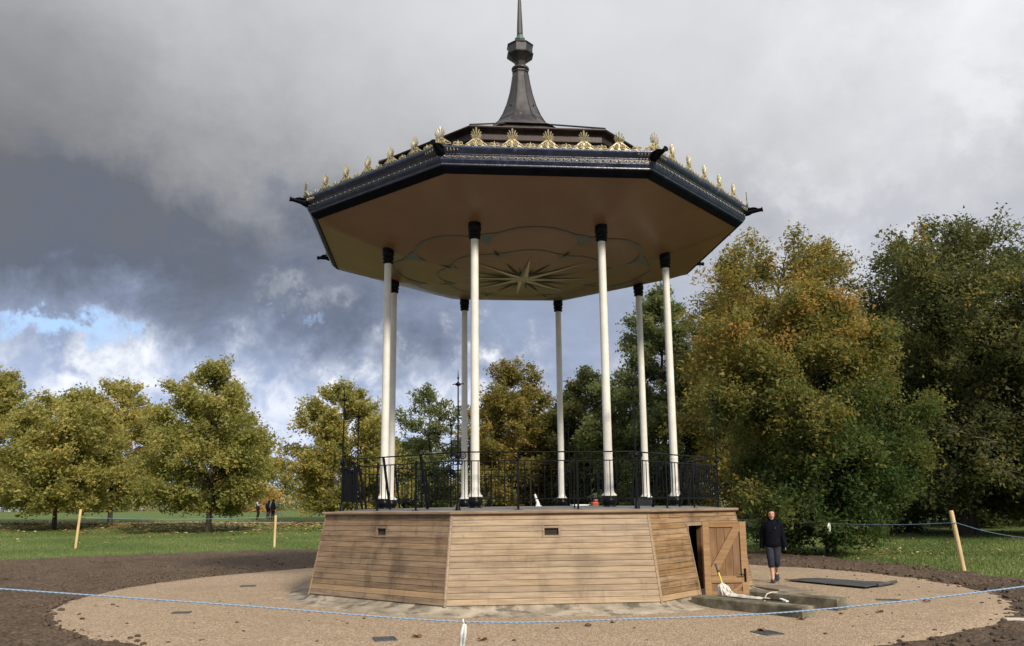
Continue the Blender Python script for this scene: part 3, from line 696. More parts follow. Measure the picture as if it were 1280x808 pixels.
def antefix():
    mb = MB(); c = Vector((0, 0, .135))
    def petal(a, l, w):
        d = Vector((math.sin(a), 0, math.cos(a))); nrm = Vector((d.z, 0, -d.x)); b = c + d * .022
        pts = []
        for t_, ww in ((0, .25), (.35, .55), (.75, 1), (.93, .75), (1, .15)):
            p = b + d * l * t_ + Vector((0, 0, (.30 * abs(a)) * l * t_ * t_))
            pts.append((p, w * ww))
        rings = [[p + nrm * ww, p + Vector((0, -.010, 0)), p - nrm * ww, p + Vector((0, .008, 0))] for p, ww in pts]
        mb.loft(rings, smooth=False)
    petal(0, .19, .016)
    for i, (a, l) in enumerate(((.32, .148), (.66, .116), (1.04, .088), (1.5, .062))):
        for s in (-1, 1): petal(s * a, l, .0125)
    mb.prism([(-.20, 0), (.20, 0), (.20, .018), (.115, .085), (.040, .150), (-.040, .150), (-.115, .085), (-.20, .018)], -.004, .012)
    for s in (-1, 1):
        pts = []; rr = []
        for i in range(22):
            a = PI / 2 + s * i * .52; r = .052 * (1 - i / 26); pts.append(Vector((s * .062 + r * math.cos(a), -.012, .057 + r * math.sin(a)))); rr.append(.0095)
        mb.tube(pts, rr, 5); mb.ball((s * .062, -.014, .057), .015, 8, 5)
        mb.tube([(s * .115, -.008, .065), (s * .16, -.008, .03), (s * .195, -.008, .02)], [.012, .010, .006], 5)
        mb.tube([(s * .03, -.01, .10), (s * .02, -.01, .13), (0, -.01, .14)], .010, 5)
    return mb.mesh('antefix', M_gold)
an_me = antefix()
def scrollet():
    mb = MB()
    for s in (-1, 1):
        mb.ring((s * .045, 0, .042), .030, .009, n=10); mb.ball((s * .045, -.008, .042), .013, 6, 4)
        mb.tube([(s * .07, 0, .02), (s * .098, 0, .012)], .010, 5)
    mb.loft([[Vector((-.012, 0, .03)), Vector((0, -.012, .03)), Vector((.012, 0, .03)), Vector((0, .01, .03))], [Vector((-.016, 0, .07)), Vector((0, -.012, .07)), Vector((.016, 0, .07)), Vector((0, .01, .07))], [Vector((-.001, 0, .105)), Vector((0, -.001, .105)), Vector((.001, 0, .105)), Vector((0, .001, .105))]])
    mb.prism([(-.10, 0), (.10, 0), (.09, .03), (-.09, .03)], .0, .01)
    return mb.mesh('scroll_ornament', M_gold)
sc_me = scrollet()
RG = 4.775
for k in range(-4, 4):
    M = faceM(k); h = RG * S8; n = 6; y = -RG * C8
    for q in range(n):
        x = -h + 2 * h * q / n
        if q: put('antefix', an_me, B, M=M @ Matrix.Translation((x, y, 7.556)))
        put('scroll_ornament', sc_me, B, M=M @ Matrix.Translation((x + h / n, y, 7.556)))
    p = oc(RG, k, 7.556); put('antefix', an_me, B, M=Matrix.Translation(p) @ Matrix.Rotation(ang(k) + PI / 2, 4, 'Z') @ Matrix.Scale(1.0, 4))
    # spout at the corner
    sp = MB(); sp.tube([(4.66, 0, 7.455), (4.80, 0, 7.46), (4.86, 0, 7.47), (4.97, 0, 7.475), (5.04, 0, 7.48), (5.075, 0, 7.485)], [.085, .075, .055, .040, .036, .052], 10)
    sp.box((4.775, 0, 7.475), (.10, .11, .12))
    for s in (-1, 1): sp.tube([(4.80, s * .08, 7.50), (4.90, s * .055, 7.515), (4.97, s * .03, 7.50)], .018, 5)
    so = sp.build('spout', M_navydark, B, M=Matrix.Rotation(ang(k), 4, 'Z'))
    g = MB()
    for s in (-1, 1):
        d = Vector((-S8, s * C8, 0)); b0 = Vector((4.77, s * .10, 7.478))
        for i in range(4):
            c = b0 + d * (.035 + i * .055); g.ring(c, .026 - .004 * i, .007, n=8, m=4); g.ball(c + Vector((.01, 0, 0)), .010, 5, 3)
    tag(g.build('gilt_leaf', M_gold, so), kind='stuff')
# roof slope, upper tier, cap
octlathe([(4.70, 7.555), (3.30, 7.98), (3.18, 7.99)], cap=False).build('lower_roof', M_bronze, B)
octlathe([(3.16, 7.95), (3.16, 8.10), (3.19, 8.115), (3.17, 8.13), (3.17, 8.31), (3.20, 8.325), (3.225, 8.345), (3.19, 8.36), (3.19, 8.48), (3.215, 8.50), (3.27, 8.525), (3.305, 8.535), (3.325, 8.555), (3.325, 8.575), (3.30, 8.585), (2.2, 8.95), (1.1, 9.60), (.9, 9.72)], cap=False).build('upper_roof', M_bronze, B)
sm = MB()
for k in range(-4, 4):
    M = faceM(k)
    for q in range(-1, 3):
        x = (q - .5) * .80; y = -3.196 * C8; sm.bar(M @ Vector((x, y, 8.0)), M @ Vector((x, y, 8.31)), .012, .012)
    sm.bar(oc(3.31, k, 8.59), oc(.93, k, 9.71), .03, .03)
sm.build('roof_seam', M_seam, B)
sl = MB(); sl.lathe([(1.22, 9.60), (.93, 9.75), (.70, 9.93), (.565, 10.06), (.46, 10.24), (.355, 10.50), (.275, 10.78), (.215, 11.08), (.180, 11.30), (.172, 11.33), (.195, 11.345), (.195, 11.375), (.165, 11.385), (.165, 11.405)], 8, ph=ang(0), smooth=False)
sl.lathe([(.165, 11.40), (.200, 11.415), (.203, 11.45), (.185, 11.475), (.125, 11.505), (.098, 11.535), (.10, 11.56), (.13, 11.60), (.14, 11.62)], 16)
spire = sl.build('spire', M_lead, B)
sm = MB(); pr = [(.70, 9.93), (.565, 10.06), (.46, 10.24), (.355, 10.50), (.275, 10.78), (.215, 11.08), (.182, 11.30)]
for k in range(-4, 4):
    sm.tube([oc(r + .004, k, z) for r, z in pr], .011, 5)
rr = .535; 
for k in range(-4, 4): sm.bar(oc(rr, k, 10.115), oc(rr, k + 1, 10.115), .008, .012)
sm.build('seam', M_seam, spire)
for k in (-2, 0):
    bo = MB(); p = (oc(.40, k, 10.42) + oc(.40, k + 1, 10.42)) / 2 * 1.0; bo.ball((p.x, p.y, 10.44), .022, 8, 5); bo.build('stud', M_seam, spire)
bl = MB(); bl.lathe([(.10, 11.52), (.14, 11.61), (.285, 11.735), (.315, 11.76), (.320, 11.785), (.295, 11.795), (.295, 11.975), (.315, 11.985), (.318, 12.00), (.20, 12.09), (.10, 12.12)], 8, ph=ang(0), smooth=False)
bl.build('finial_drum', M_lead, spire)
co = MB(); co.lathe([(.085, 12.10), (.085, 12.135), (.115, 12.155), (.118, 12.20), (.09, 12.235), (.06, 12.25), (.075, 12.28), (.05, 12.31)], 16); co.build('finial_collar', M_verd, spire)
nd = MB(); nd.lathe([(.055, 12.28), (.072, 12.32), (.068, 12.5), (.030, 13.4), (.012, 14.2)], 8, ph=ang(0), smooth=False); nd.build('finial_needle', M_lead, spire)

# ------------------------------------------------------------------ things on and around the bandstand
def beam(name_label, A, Bp, w, h):
    A, Bp = Vector((*A, 0)), Vector((*Bp, 0)); d = (Bp - A); L = d.length; d.normalize(); rz = math.atan2(d.y, d.x)
    mb = MB(); n = 10; rings = []
    for i in range(n + 1):
        x = L * i / n; j = lambda s: .006 * mnoise.noise(Vector((x * 3, s, A.x * 3)))
        b = .018
        rings.append([Vector((x, q[0], q[1])) for q in ((-w / 2 + j(1), 0), (-w / 2 + j(2), h - b), (-w / 2 + b, h + j(3)), (w / 2 - b, h + j(4)), (w / 2 + j(5), h - b), (w / 2 + j(6), 0))])
    mb.loft(rings, smooth=False)
    o = mb.build('kerb_beam', M_beam, loc=(A.x, A.y, -.01), rz=rz); tag(o, name_label, 'beam', 'concrete beams flanking the bandstand doorway'); return o
beam('mossy grey beam nearer the camera with the white mop lying on it', (2.80, -3.36), (4.07, -5.01), .30, .168)
beam('mossy dark beam behind the one with the mop, by the plywood sheets', (3.66, -2.57), (4.86, -4.18), .26, .195)

def plank_poly(name, pts, z, th, m, label, cat, group=None):
    mb = MB(); c = Vector((sum(p[0] for p in pts) / len(pts), sum(p[1] for p in pts) / len(pts), 0)); n = len(pts)
    vs = [(p[0] - c.x, p[1] - c.y, 0) for p in pts] + [(p[0] - c.x, p[1] - c.y, th) for p in pts]
    mb.add(vs, [tuple(range(n)), tuple(range(2 * n - 1, n - 1, -1))] + [(j, j + n, (j + 1) % n + n, (j + 1) % n) for j in range(n)])
    return tag(mb.build(name, m, loc=(c.x, c.y, z)), label, cat, group)
plank_poly('plywood_sheet', [(4.38, -.95), (4.75, -1.70), (5.36, -1.60), (5.02, -.78)], .006, .030, M_ply, 'lower plywood sheet on the gravel right of the open door', 'plywood', 'plywood sheets')
plank_poly('plywood_sheet', [(4.34, -.80), (4.66, -1.56), (5.10, -1.50), (5.00, -.66)], .038, .030, M_ply, 'upper plywood sheet resting askew on the other right of the open door', 'plywood', 'plywood sheets')
# dark rubber matting
mm = thing('rubber_mat', 'dark grey rubber matting with a curled end on the gravel behind the woman', 'mat', (6.5, .1, 0))
def mat_sheet():
    A, Bq, Cq, Dq = Vector((5.50, .92, 0)), Vector((6.32, 1.22, 0)), Vector((7.46, -.06, 0)), Vector((6.50, -.98, 0)); c = Vector((6.5, .1, 0)); n = 16; vs = []; fs = []
    for i in range(n + 1):
        for j in range(n + 1):
            u, w = i / n, j / n; p = A.lerp(Dq, u).lerp(Bq.lerp(Cq, u), w) - c; p.z = .014 + .012 * (1 + mnoise.noise(Vector((p.x * 3, p.y * 3, 0)))) + .03 * max(0, u - .9) * 10 * (.4 + w)
            vs.append(p)
    for i in range(n):
        for j in range(n): a = i * (n + 1) + j; fs.append((a, a + 1, a + n + 2, a + n + 1))
    mb = MB(); mb.add(vs, fs, True); o = mb.build('sheet', M_mat, mm); so = o.modifiers.new('s', 'SOLIDIFY'); so.thickness = .010
    mb = MB(); a = Dq.lerp(Cq, .35) - c; b = Cq - c; mb.tube([(a.x, a.y, .045), ((a.x + b.x) / 2, (a.y + b.y) / 2, .05), (b.x, b.y, .055)], .034, 8); mb.build('rolled_end', M_mat, mm)
mat_sheet()
# small dark covers let into the gravel
def cover(x, y, rz, w, d, label):
    t_ = thing('ground_cover', label, 'ground cover', (x, y, 0), rz, 'small dark covers let into the gravel')
    f = MB()
    for cx, cy, sx, sy in ((0, -d / 2, w, .02), (0, d / 2, w, .02), (-w / 2, 0, .02, d - .02), (w / 2, 0, .02, d - .02)): f.box((cx, cy, .004), (sx, sy, .016))
    f.build('frame', M_plate, t_); p = MB(); p.box((0, 0, .002), (w - .03, d - .03, .012))
    for i in range(4): p.box((-w / 2 + .05 + i * (w - .1) / 3, 0, .009), (.012, d - .08, .006))
    p.build('lid', M_plate, t_)
cover(3.06, -6.45, .35, .26, .34, 'dark metal cover in the gravel in front of the nearer beam')
cover(-5.53, -3.82, .1, .26, .20, 'dark slotted cover in the gravel near its left edge')
cover(-1.79, -6.72, .3, .26, .30, 'dark cover in the gravel nearest the camera, left of the hanging tape')
cover(6.12, -2.85, -.3, .36, .16, 'dark narrow cover in the gravel right of the rear beam')
cover(-5.97, .79, .2, .30, .3, 'dark cover in the gravel at left rear, left of the wooden base')
bdp = MB(); bdp.box((0, 0, 0), (.95, .14, .03)); tag(bevel(bdp.build('timber_board', mat('wood_grey_board', [(0, (.42, .37, .30)), (1, (.60, .55, .47))], 5, 5, .9, .002, 30, (.2, 1, 1)), loc=(6.98, -5.72, .045), rz=R_(-6))), 'pale weathered board lying on the soil at the right edge', 'board')
cm_ = MB(); cm_.ball((0, 0, 0), (.17, .08, .018), 10, 4); tag(cm_.build('cement_patch', M_conc, loc=(-4.66, -1.7, .0)), 'dried pale cement splash at the left foot of the base', 'cement')

# mop lying on the near beam, handle against the door
mop = thing('mop', 'white string mop with yellow and black handle on the nearer beam against the door', 'mop', (3.17, -3.52, .16))
ms = MB(); mrs = random.Random(5)
for i in range(46):
    a = mrs.uniform(0, 2 * PI); r = mrs.uniform(.03, .11); top = Vector((.02, .03, .20)); 
    mid = Vector((math.cos(a) * r * 1.0, math.sin(a) * r * .8, .12 + mrs.uniform(-.02, .05))); e = Vector((math.cos(a) * r * 1.25 + mrs.uniform(0, .08), math.sin(a) * r * .9, .008 + mrs.uniform(0, .02)))
    ms.tube([top, mid, e], [.012, .015, .011], 5)
ms.build('mop_head', M_mop, mop)
mh = MB(); mh.tube([(.02, .03, .19), (-.02, .10, .37)], .013, 7); mh.build('handle', M_yel, mop)
mh = MB(); mh.tube([(-.02, .10, .36), (-.05, .16, .50)], .017, 7); mh.ball((-.02, .105, .38), .024); mh.build('grip', M_blk, mop)
cl = MB(); rings = []
for i in range(30):
    t_ = i / 29; x = t_ * .78; y = -.02 - t_ * .95 * .62 + .03 * math.sin(t_ * 9); w = .050 * (1 - .55 * t_) + .012 * math.sin(t_ * 21); h = .045 * (1 - .6 * t_) + .012
    rings.append([Vector((x * .62 + math.cos(a) * w * .5, y + math.sin(a) * w, .004 + h * (.5 + .5 * math.sin(a + 1.2)) + .004 * math.sin(7 * a + i))) for a in (2 * PI * q / 10 for q in range(10))])
cl.loft(rings); tag(cl.build('white_cloth', M_mop, loc=(3.26, -3.60, .155)), 'crumpled white cloth trailing along the top of the nearer beam', 'cloth')
sw = MB(); sw.tube([(0, 0, .02), (.18, -.26, .028), (.22, -.32, .03)], .012, 6)
sq = thing('squeegee', 'squeegee with a pale blade end lying on the nearer beam beyond the cloth', 'squeegee', (3.66, -4.14, .155)); sw.build('handle', M_blk, sq)
sw = MB(); sw.bar((.20, -.24, .045), (.26, -.38, .02), .05, .018); sw.build('blade', M_wht, sq)
hp = MB(); hp.tube([(0, 0, 0), (.0, .0, .10), (.05, .02, .17), (.14, .05, .19), (.24, .08, .185)], .010, 6); tag(hp.build('pale_hose', M_mop, loc=(3.90, -3.35, .0)), 'thin pale hose curving up between the two beams', 'hose')

# on the deck: crumpled white marker, red tool, dark toolbox, pale board
wp = MB(); wp.tube([(0, 0, 0), (-.01, 0, .10), (-.05, .0, .20), (-.07, 0, .28)], [.06, .035, .028, .02], 7); wp.tube([(-.05, -.02, 0), (.0, -.02, .01), (.07, -.02, 0)], .03, 6)
tag(wp.build('white_bag', M_wht, loc=(.28, 1.6, 1.615)), 'crumpled white plastic bag standing on the deck behind the front railing', 'bag')
tool = thing('power_tool', 'orange red power tool with black top on the deck by a front right column', 'power tool', (1.50, .9, 1.58), .3)
tb = MB(); tb.box((0, 0, .06), (.15, .13, .12)); tb.box((.02, 0, .15), (.09, .10, .07)); bevel(tb.build('housing', M_red, tool), .02, 2)
tb = MB(); tb.box((.02, 0, .25), (.10, .10, .08)); tb.tube([(-.08, 0, .16), (-.10, 0, .24), (-.02, 0, .30), (.06, 0, .29)], .014, 6); tb.build('handle', M_blk, tool)
tb = MB(); tb.tube([(-.12, 0, .02), (-.08, 0, .02)], .05, 10); tb.build('wheel', M_blk, tool)
tx = thing('toolbox', 'black toolbox on the deck at right between two columns', 'toolbox', (2.35, -.6, 1.61), -.2)
tb = MB(); tb.box((0, 0, .06), (.36, .20, .12)); bevel(tb.build('case', M_blk, tx), .012, 2); tb = MB(); tb.box((0, 0, .132), (.38, .21, .02)); tb.build('lid', M_blk, tx)
tb = MB(); tb.tube([(-.09, 0, .14), (-.08, 0, .175), (.08, 0, .175), (.09, 0, .14)], .010, 6); tb.build('handle', M_blk, tx)
bb = MB(); bb.box((0, 0, 0), (.5, .25, .03)); tag(bevel(bb.build('pale_board', M_wht, loc=(1.25, 1.1, 1.64), rz=.2)), 'pale flat board on the deck left of the red tool', 'board')

# ------------------------------------------------------------------ stakes, rope and tape
def stake(x, y, h, lean, label, r=.05):
    z = gz(x, y); mb = MB(); n = 10; lx, ly = lean
    mb.tube([(0, 0, -.1), (lx * .33, ly * .33, h * .33), (lx * .7, ly * .7, h * .7), (lx * .985, ly * .985, h - .02), (lx, ly, h)], [r, r * .98, r * .97, r * .96, r * .80], n)
    return tag(mb.build('timber_stake', M_sawn, loc=(x, y, z)), label, 'stake', 'round timber stakes holding the blue rope')
stake(-19.07, 18.38, 1.60, (.10, 0), 'round pale timber stake on the grass at far left, under two trees', .055)
stake(-10.94, 19.48, 1.32, (.0, 0), 'round pale timber stake on the grass left of the base, below the cyclist', .055)
stake(10.59, 3.41, 1.42, (-.17, 0), 'leaning round timber stake on the grass at right with rope tied near its top', .055)
def catmull(P, n=10):
    P = [Vector(p) for p in P]; out = []
    for i in range(len(P) - 1):
        a, b, c, d = P[max(i - 1, 0)], P[i], P[i + 1], P[min(i + 2, len(P) - 1)]
        for q in range(n):
            u = q / n; out.append(.5 * ((2 * b) + (c - a) * u + (2 * a - 5 * b + 4 * c - d) * u * u + (3 * b - a - 3 * c + d) * u ** 3))
    return out + [P[-1]]
def rope(P, r, label, loop=None):
    mb = MB(); mb.tube(catmull(P), r, 7)
    if loop: mb.ring(loop[0], loop[1], r, axis='z', n=12)
    return tag(mb.build('blue_rope', M_rope), label, 'rope', 'blue rope cordon')
rope([(-7.4, -10.6, 1.32), (-5.6, -11, 1.145), (-4.13, -11, 1.034), (-2.23, -11, .892), (-.49, -11, .758), (.8, -11, .768), (2.1, -11, .816), (3.82, -11, .986), (6.0, -10.4, 1.19), (8.2, -8.2, 1.35)], .006, 'blue rope stretched low across the whole foreground')
rope([(10.43, 3.37, 1.13), (9.8, 5.2, 1.05), (8.9, 7.9, 1.04), (7.2, 10.6, 1.12), (4.2, 14.5, 1.2)], .008, 'blue rope running from the leaning stake back behind the woman', ((10.45, 3.41, 1.13), .066))
rope([(10.47, 3.33, 1.13), (10.6, 2.0, .93), (10.9, .6, .84), (11.3, -1.5, .95), (11.5, -3.4, 1.2)], .008, 'blue rope running from the leaning stake out of frame to the right')
rope([(-19.0, 18.38, 1.36), (-17, 18.6, 1.27), (-15, 18.85, 1.23), (-13, 19.15, 1.24), (-10.94, 19.48, 1.28)], .007, 'thin blue rope between the two stakes on the left lawn')
def tape(x, y, z, l, label, seed, w=.03, m=None):
    r2 = random.Random(seed); mb = MB()
    for s in (-1, 1):
        L = []; Rr = []
        for i in range(9):
            t_ = i / 8; cx = s * .005 * math.sin(t_ * PI) * 1.6 + s * .004 + .01 * math.sin(t_ * 5 + seed); zz = z - l * t_ * (1 if s > 0 else .86); tw = w * (.35 + .65 * math.sin(PI * (.12 + .76 * t_)))
            yy = y + s * .01 + .01 * math.cos(t_ * 6 + seed)
            L.append(Vector((cx + x - tw / 2, yy, zz))); Rr.append(Vector((cx + x + tw / 2, yy + .012 * math.sin(t_ * 9), zz)))
        mb.loft([L, Rr], closed=False)
    mb.ring((x, y, z), .014, .007, axis='x', n=8)
    o = mb.build('marker_tape', M_tape); sd = o.modifiers.new('s', 'SOLIDIFY'); sd.thickness = .0015
    return tag(o, label, 'tape', 'strips of tape tied to the rope')
tape(-.49, -11.0, .760, .25, 'white and yellow tape hanging from the foreground rope at bottom centre', 1, .022)
tape(8.95, 7.75, 1.05, .24, 'white tape fluttering on the rope in front of the golden tree', 2, .09)
tape(10.82, 1.05, .86, .26, 'white tape hanging from the rope right of the leaning stake', 3, .045)

# ------------------------------------------------------------------ people
def skin_mesh(name, V, E, Rad, m, root=0, sub=2):
    me = bpy.data.meshes.new('tmp'); me.from_pydata(V, E, []); ob = bpy.data.objects.new('tmp', me); C.objects.link(ob)
    bm = bmesh.new(); bm.from_mesh(me); ly = bm.verts.layers.skin.verify(); bm.verts.ensure_lookup_table()
    for i, v in enumerate(bm.verts):
        r = Rad[i]; v[ly].radius = r if isinstance(r, tuple) else (r, r); v[ly].use_root = (i == root)
    bm.to_mesh(me); bm.free()
    sk = ob.modifiers.new('sk', 'SKIN'); sk.use_smooth_shade = True
    su = ob.modifiers.new('su', 'SUBSURF'); su.levels = sub; su.render_levels = sub
    dg = bpy.context.evaluated_depsgraph_get(); dg.update()
    res = bpy.data.meshes.new_from_object(ob.evaluated_get(dg)); res.name = name
    res.materials.clear(); res.materials.append(m)
    for p_ in res.polygons: p_.use_smooth = True
    bpy.data.objects.remove(ob); bpy.data.meshes.remove(me); return res
def ell(c, rx, ry, n=14, tilt=0): return [Vector((c[0] + rx * math.cos(2 * PI * k / n), c[1] + ry * math.sin(2 * PI * k / n), c[2] + tilt * math.sin(2 * PI * k / n))) for k in range(n)]
def person(loc, rz, H, label, pose, cloth, detail=True, group=None, hair_len=1):
    """pose: joints in a 1.62 m frame; x to the figure's left when seen from the front, -y forward"""
    P = thing('person', label, 'person', loc, rz, group); k = H / 1.62
    J = dict(pel=(0, 0, .86), wai=(0, 0, .98), che=(0, .005, 1.17), nkb=(0, .01, 1.345), nkt=(0, -.005, 1.41), hdm=(0, -.02, 1.495), hdt=(0, -.01, 1.575),
             hl=(.085, 0, .83), kl=(.075, -.05, .46), al=(.06, .08, .10), tl=(.06, -.06, .05), hr=(-.085, 0, .83), kr=(-.08, -.05, .46), ar=(-.075, -.02, .085), tr=(-.085, -.17, .03),
             sl=(.165, .01, 1.30), el=(.225, .04, 1.05), wl=(.255, -.01, .82), sr=(-.165, .01, 1.30), er=(-.225, .05, 1.05), wr=(-.26, .02, .82))
    J.update(pose); J = {a: Vector(b) * k for a, b in J.items()}
    names = []; V = []; E = []; Rr = []
    def v(n, r, p=None): names.append(n); V.append(p if p is not None else J[n]); Rr.append(tuple(q * k for q in r) if isinstance(r, tuple) else r * k); return len(V) - 1
    pe = v('pel', (.135, .10)); wa = v('wai', (.115, .09)); ch = v('che', (.135, .10)); nb = v('nkb', .06); nt = v('nkt', .048); hm = v('hdm', (.072, .088)); ht = v('hdt', (.055, .065))
    E += [(pe, wa), (wa, ch), (ch, nb), (nb, nt), (nt, hm), (hm, ht)]
    for s in 'lr':
        h = v('h' + s, .09); kn = v('k' + s, .055); cf = v('c', .052, J['k' + s].lerp(J['a' + s], .35)); a = v('a' + s, .034); to = v('t' + s, (.036, .022)); E += [(pe, h), (h, kn), (kn, cf), (cf, a), (a, to)]
        sh = v('s' + s, .058); e = v('e' + s, .040); w = v('w' + s, .026); E += [(ch, sh), (sh, e), (e, w)]
        d = (J['w' + s] - J['e' + s]).normalized(); pa = v('p', (.036, .018), J['w' + s] + d * .055 * k); E.append((w, pa))
        sd = d.cross(Vector((0, -1, 0)));  sd = (sd if sd.length > .2 else Vector((1, 0, 0))).normalized(); fw = sd.cross(d).normalized()
        base = J['w' + s] + d * .085 * k
        for q, L in ((-1.5, .060), (-.5, .072), (.5, .068), (1.5, .052)):
            f0 = v('f', .009, base + fw * q * .019 * k); f1 = v('f', .0085, base + (fw * q * .021 + d * L * .5) * k - sd * .004 * k); f2 = v('f', .0075, base + (fw * q * .022 + d * L * .9) * k + fw * -.006 * k)
            E += [(pa, f0), (f0, f1), (f1, f2)]
        t0 = v('f', .010, J['w' + s] + (d * .035 + fw * -.036 + Vector((0, -.012, 0))) * k); t1 = v('f', .009, J['w' + s] + (d * .075 + fw * -.052 + Vector((0, -.02, 0))) * k); E += [(pa, t0), (t0, t1)]
    me = skin_mesh('body', V, E, Rr, M_skin, 0, 2); put('body', me, P)
    # head details
    hc = J['hdm']; hd_ = MB()
    hd_.ball(hc + Vector((0, .002, .012)) * k, (.073 * k, .088 * k, .108 * k), 14, 10); hd_.ball(hc + Vector((0, -.085, -.010)) * k, (.011 * k, .018 * k, .020 * k), 6, 5)
    for s in (-1, 1): hd_.ball(hc + Vector((s * .073, .01, -.005)) * k, (.010 * k, .02 * k, .028 * k), 6, 4)
    hd_.build('face', M_skin, P)
    fe = MB()
    for s in (-1, 1): fe.ball(hc + Vector((s * .030, -.080, .018)) * k, (.012 * k, .006 * k, .006 * k), 6, 4); fe.ball(hc + Vector((s * .030, -.078, .038)) * k, (.016 * k, .006 * k, .004 * k), 6, 4)
    fe.build('eyes', M_hair, P)
    mo = MB(); mo.ball(hc + Vector((0, -.080, -.048)) * k, (.020 * k, .007 * k, .006 * k), 6, 4); mo.build('mouth', cloth.get('lip', M_skinlip), P)
    ha = MB(); rings = []
    for i in range(9):   # cap of hair open at the face
        ph = PI / 2 - i * (PI * .66 / 8); ring = []
        for q in range(16):
            a = 2 * PI * q / 16; back = .5 + .5 * math.sin(a); pp = ph if back > .38 else max(ph, .62)
            ring.append(hc + Vector((math.cos(a) * .083 * math.cos(pp), .008 + math.sin(a) * .098 * math.cos(pp), .022 + .112 * math.sin(pp) - (.05 * hair_len * max(0, back - .5) if i > 6 else 0))) * k)
        rings.append(ring)
    ha.loft(rings, cap=False)
    if hair_len > 1:
      for s in (-1, 1): ha.tube([hc + Vector((s * .050, .0, .075)) * k, hc + Vector((s * .082, .0, .02)) * k, hc + Vector((s * .080, .015, -.06)) * k, hc + Vector((s * .055, .05, -.12)) * k], [.03 * k, .028 * k, .028 * k, .02 * k], 8)
      ha.tube([hc + Vector((0, .09, .0)) * k, hc + Vector((0, .115, -.08)) * k, hc + Vector((0, .09, -.16)) * k], [.045 * k, .05 * k, .025 * k], 8)
    ho = ha.build('hair', cloth['hair'], P); sd = ho.modifiers.new('s', 'SOLIDIFY'); sd.thickness = .008
    # top
    tp = MB(); w = J['wai'] - Vector((0, 0, .98)) * k
    rows = [(.78, .175, .125), (.80, .195, .145), (.90, .195, .145), (1.0, .180, .135), (1.12, .195, .140), (1.24, .205, .135), (1.31, .180, .115), (1.355, .11, .085), (1.39, .070, .066), (1.41, .066, .062)]
    rings = []
    for z, rx, ry in rows: rings.append([p_ + Vector((.007 * mnoise.noise(p_ * 9), .012 * mnoise.noise(p_ * 8 + Vector((3, 3, 3))), 0)) * k for p_ in ell((0, .005 * k, z * k), rx * k * cloth.get('slim', 1), ry * k * cloth.get('slim', 1), 18, .008 * k)])
    tp.loft(rings); to_ = tp.build('jacket', cloth['top'], P)
    sv = MB()
    for s in 'lr':
        a, e, wv = J['s' + s], J['e' + s], J['w' + s]; d = (wv - e).normalized(); inn_ = a.lerp(Vector((0, 0, a.z)), .25)
        sv.tube([inn_ + Vector((0, 0, .0)), a + Vector((0, 0, -.01)) * k, a.lerp(e, .5), e, e.lerp(wv, .55), wv + d * cloth.get('cuff', .05) * k], [.085 * k, .075 * k, .068 * k, .062 * k, .058 * k, .052 * k], 12)
    sv.build('sleeves', cloth['sleeve'], P)
    tr = MB()
    for s in 'lr':
        h, kn, an = J['h' + s], J['k' + s], J['a' + s]; zt = cloth.get('hem', .40); e = kn.lerp(an, zt)
        tr.tube([h + Vector((0, 0, .06)) * k, h + Vector((0, 0, -.05)) * k, h.lerp(kn, .5), kn, kn.lerp(an, zt * .6), e, e + (an - kn).normalized() * .005], [.070 * k, .094 * k, .090 * k, .078 * k, .073 * k, .071 * k, .060 * k], 14)
    rings = [ell((0, 0, z * k), rx * k, ry * k, 16) for z, rx, ry in ((.74, .10, .09), (.80, .158, .112), (.88, .165, .118), (.96, .14, .10))]
    tr.loft(rings); tr.build('trousers', cloth['leg'], P)
    for s in 'lr':
        so_ = MB(); a, to2 = J['a' + s], J['t' + s]; d = (to2 - a); d.z = 0; d.normalize(); hl = a - d * .05 * k
        rings = []
        for t_, w_, h_ in ((0, .030, .06), (.1, .045, .10), (.35, .050, .10), (.6, .054, .075), (.85, .050, .055), (1, .025, .035)):
            c = hl + d * .26 * k * t_; zb = max(.0, a.z - .085 * k) * (1 - t_ * .9); c.z = zb; sx = Vector((-d.y, d.x, 0))
            rings.append([c + (sx * math.cos(q) * w_ + Vector((0, 0, 1)) * (h_ * (.5 + .5 * math.sin(q)))) * k for q in (2 * PI * j / 12 for j in range(12))])
        so_.loft(rings); so_.build('shoe', cloth['shoe'], P)
    return P
M_skinlip = mat('lip', [(0, (.45, .15, .12)), (1, (.5, .18, .15))], 9, 2, .5)
M_shirt = mat('shirt_white', [(0, (.62, .64, .68)), (1, (.74, .76, .80))], 9, 3, .8)
M_vest = mat('vest_black', [(0, (.010, .011, .016)), (1, (.025, .027, .035))], 9, 3, .7)
woman = person((5.26, .72, 0), R_(-14), 1.51, 'woman in black fleece and navy cropped trousers walking right of the open door', dict(kl=(.055, -.06, .47), al=(.045, .22, .19), tl=(.045, .12, .05), kr=(-.075, -.12, .47), ar=(-.055, -.17, .085), tr=(-.06, -.31, .035), el=(.215, .03, 1.07), wl=(.245, -.05, .85), er=(-.215, .07, 1.07), wr=(-.24, .06, .84)), dict(top=M_jacket, sleeve=M_jacket, leg=M_trous, shoe=M_shoe, hair=M_hair, hem=.36, cuff=.10, slim=.98), hair_len=2)
cl_ = MB(); cl_.tube([(-.035, -.055, 1.295), (-.012, -.078, 1.25), (.0, -.10, 1.19)], .012, 5); cl_.tube([(.035, -.055, 1.295), (.012, -.078, 1.25), (.0, -.10, 1.19)], .012, 5); cl_.build('collar', M_jacket, woman)
zz = MB(); zz.ball((.06, -.132, 1.12), (.006, .003, .004), 6, 4); zz.build('chest_badge', M_wht, woman)
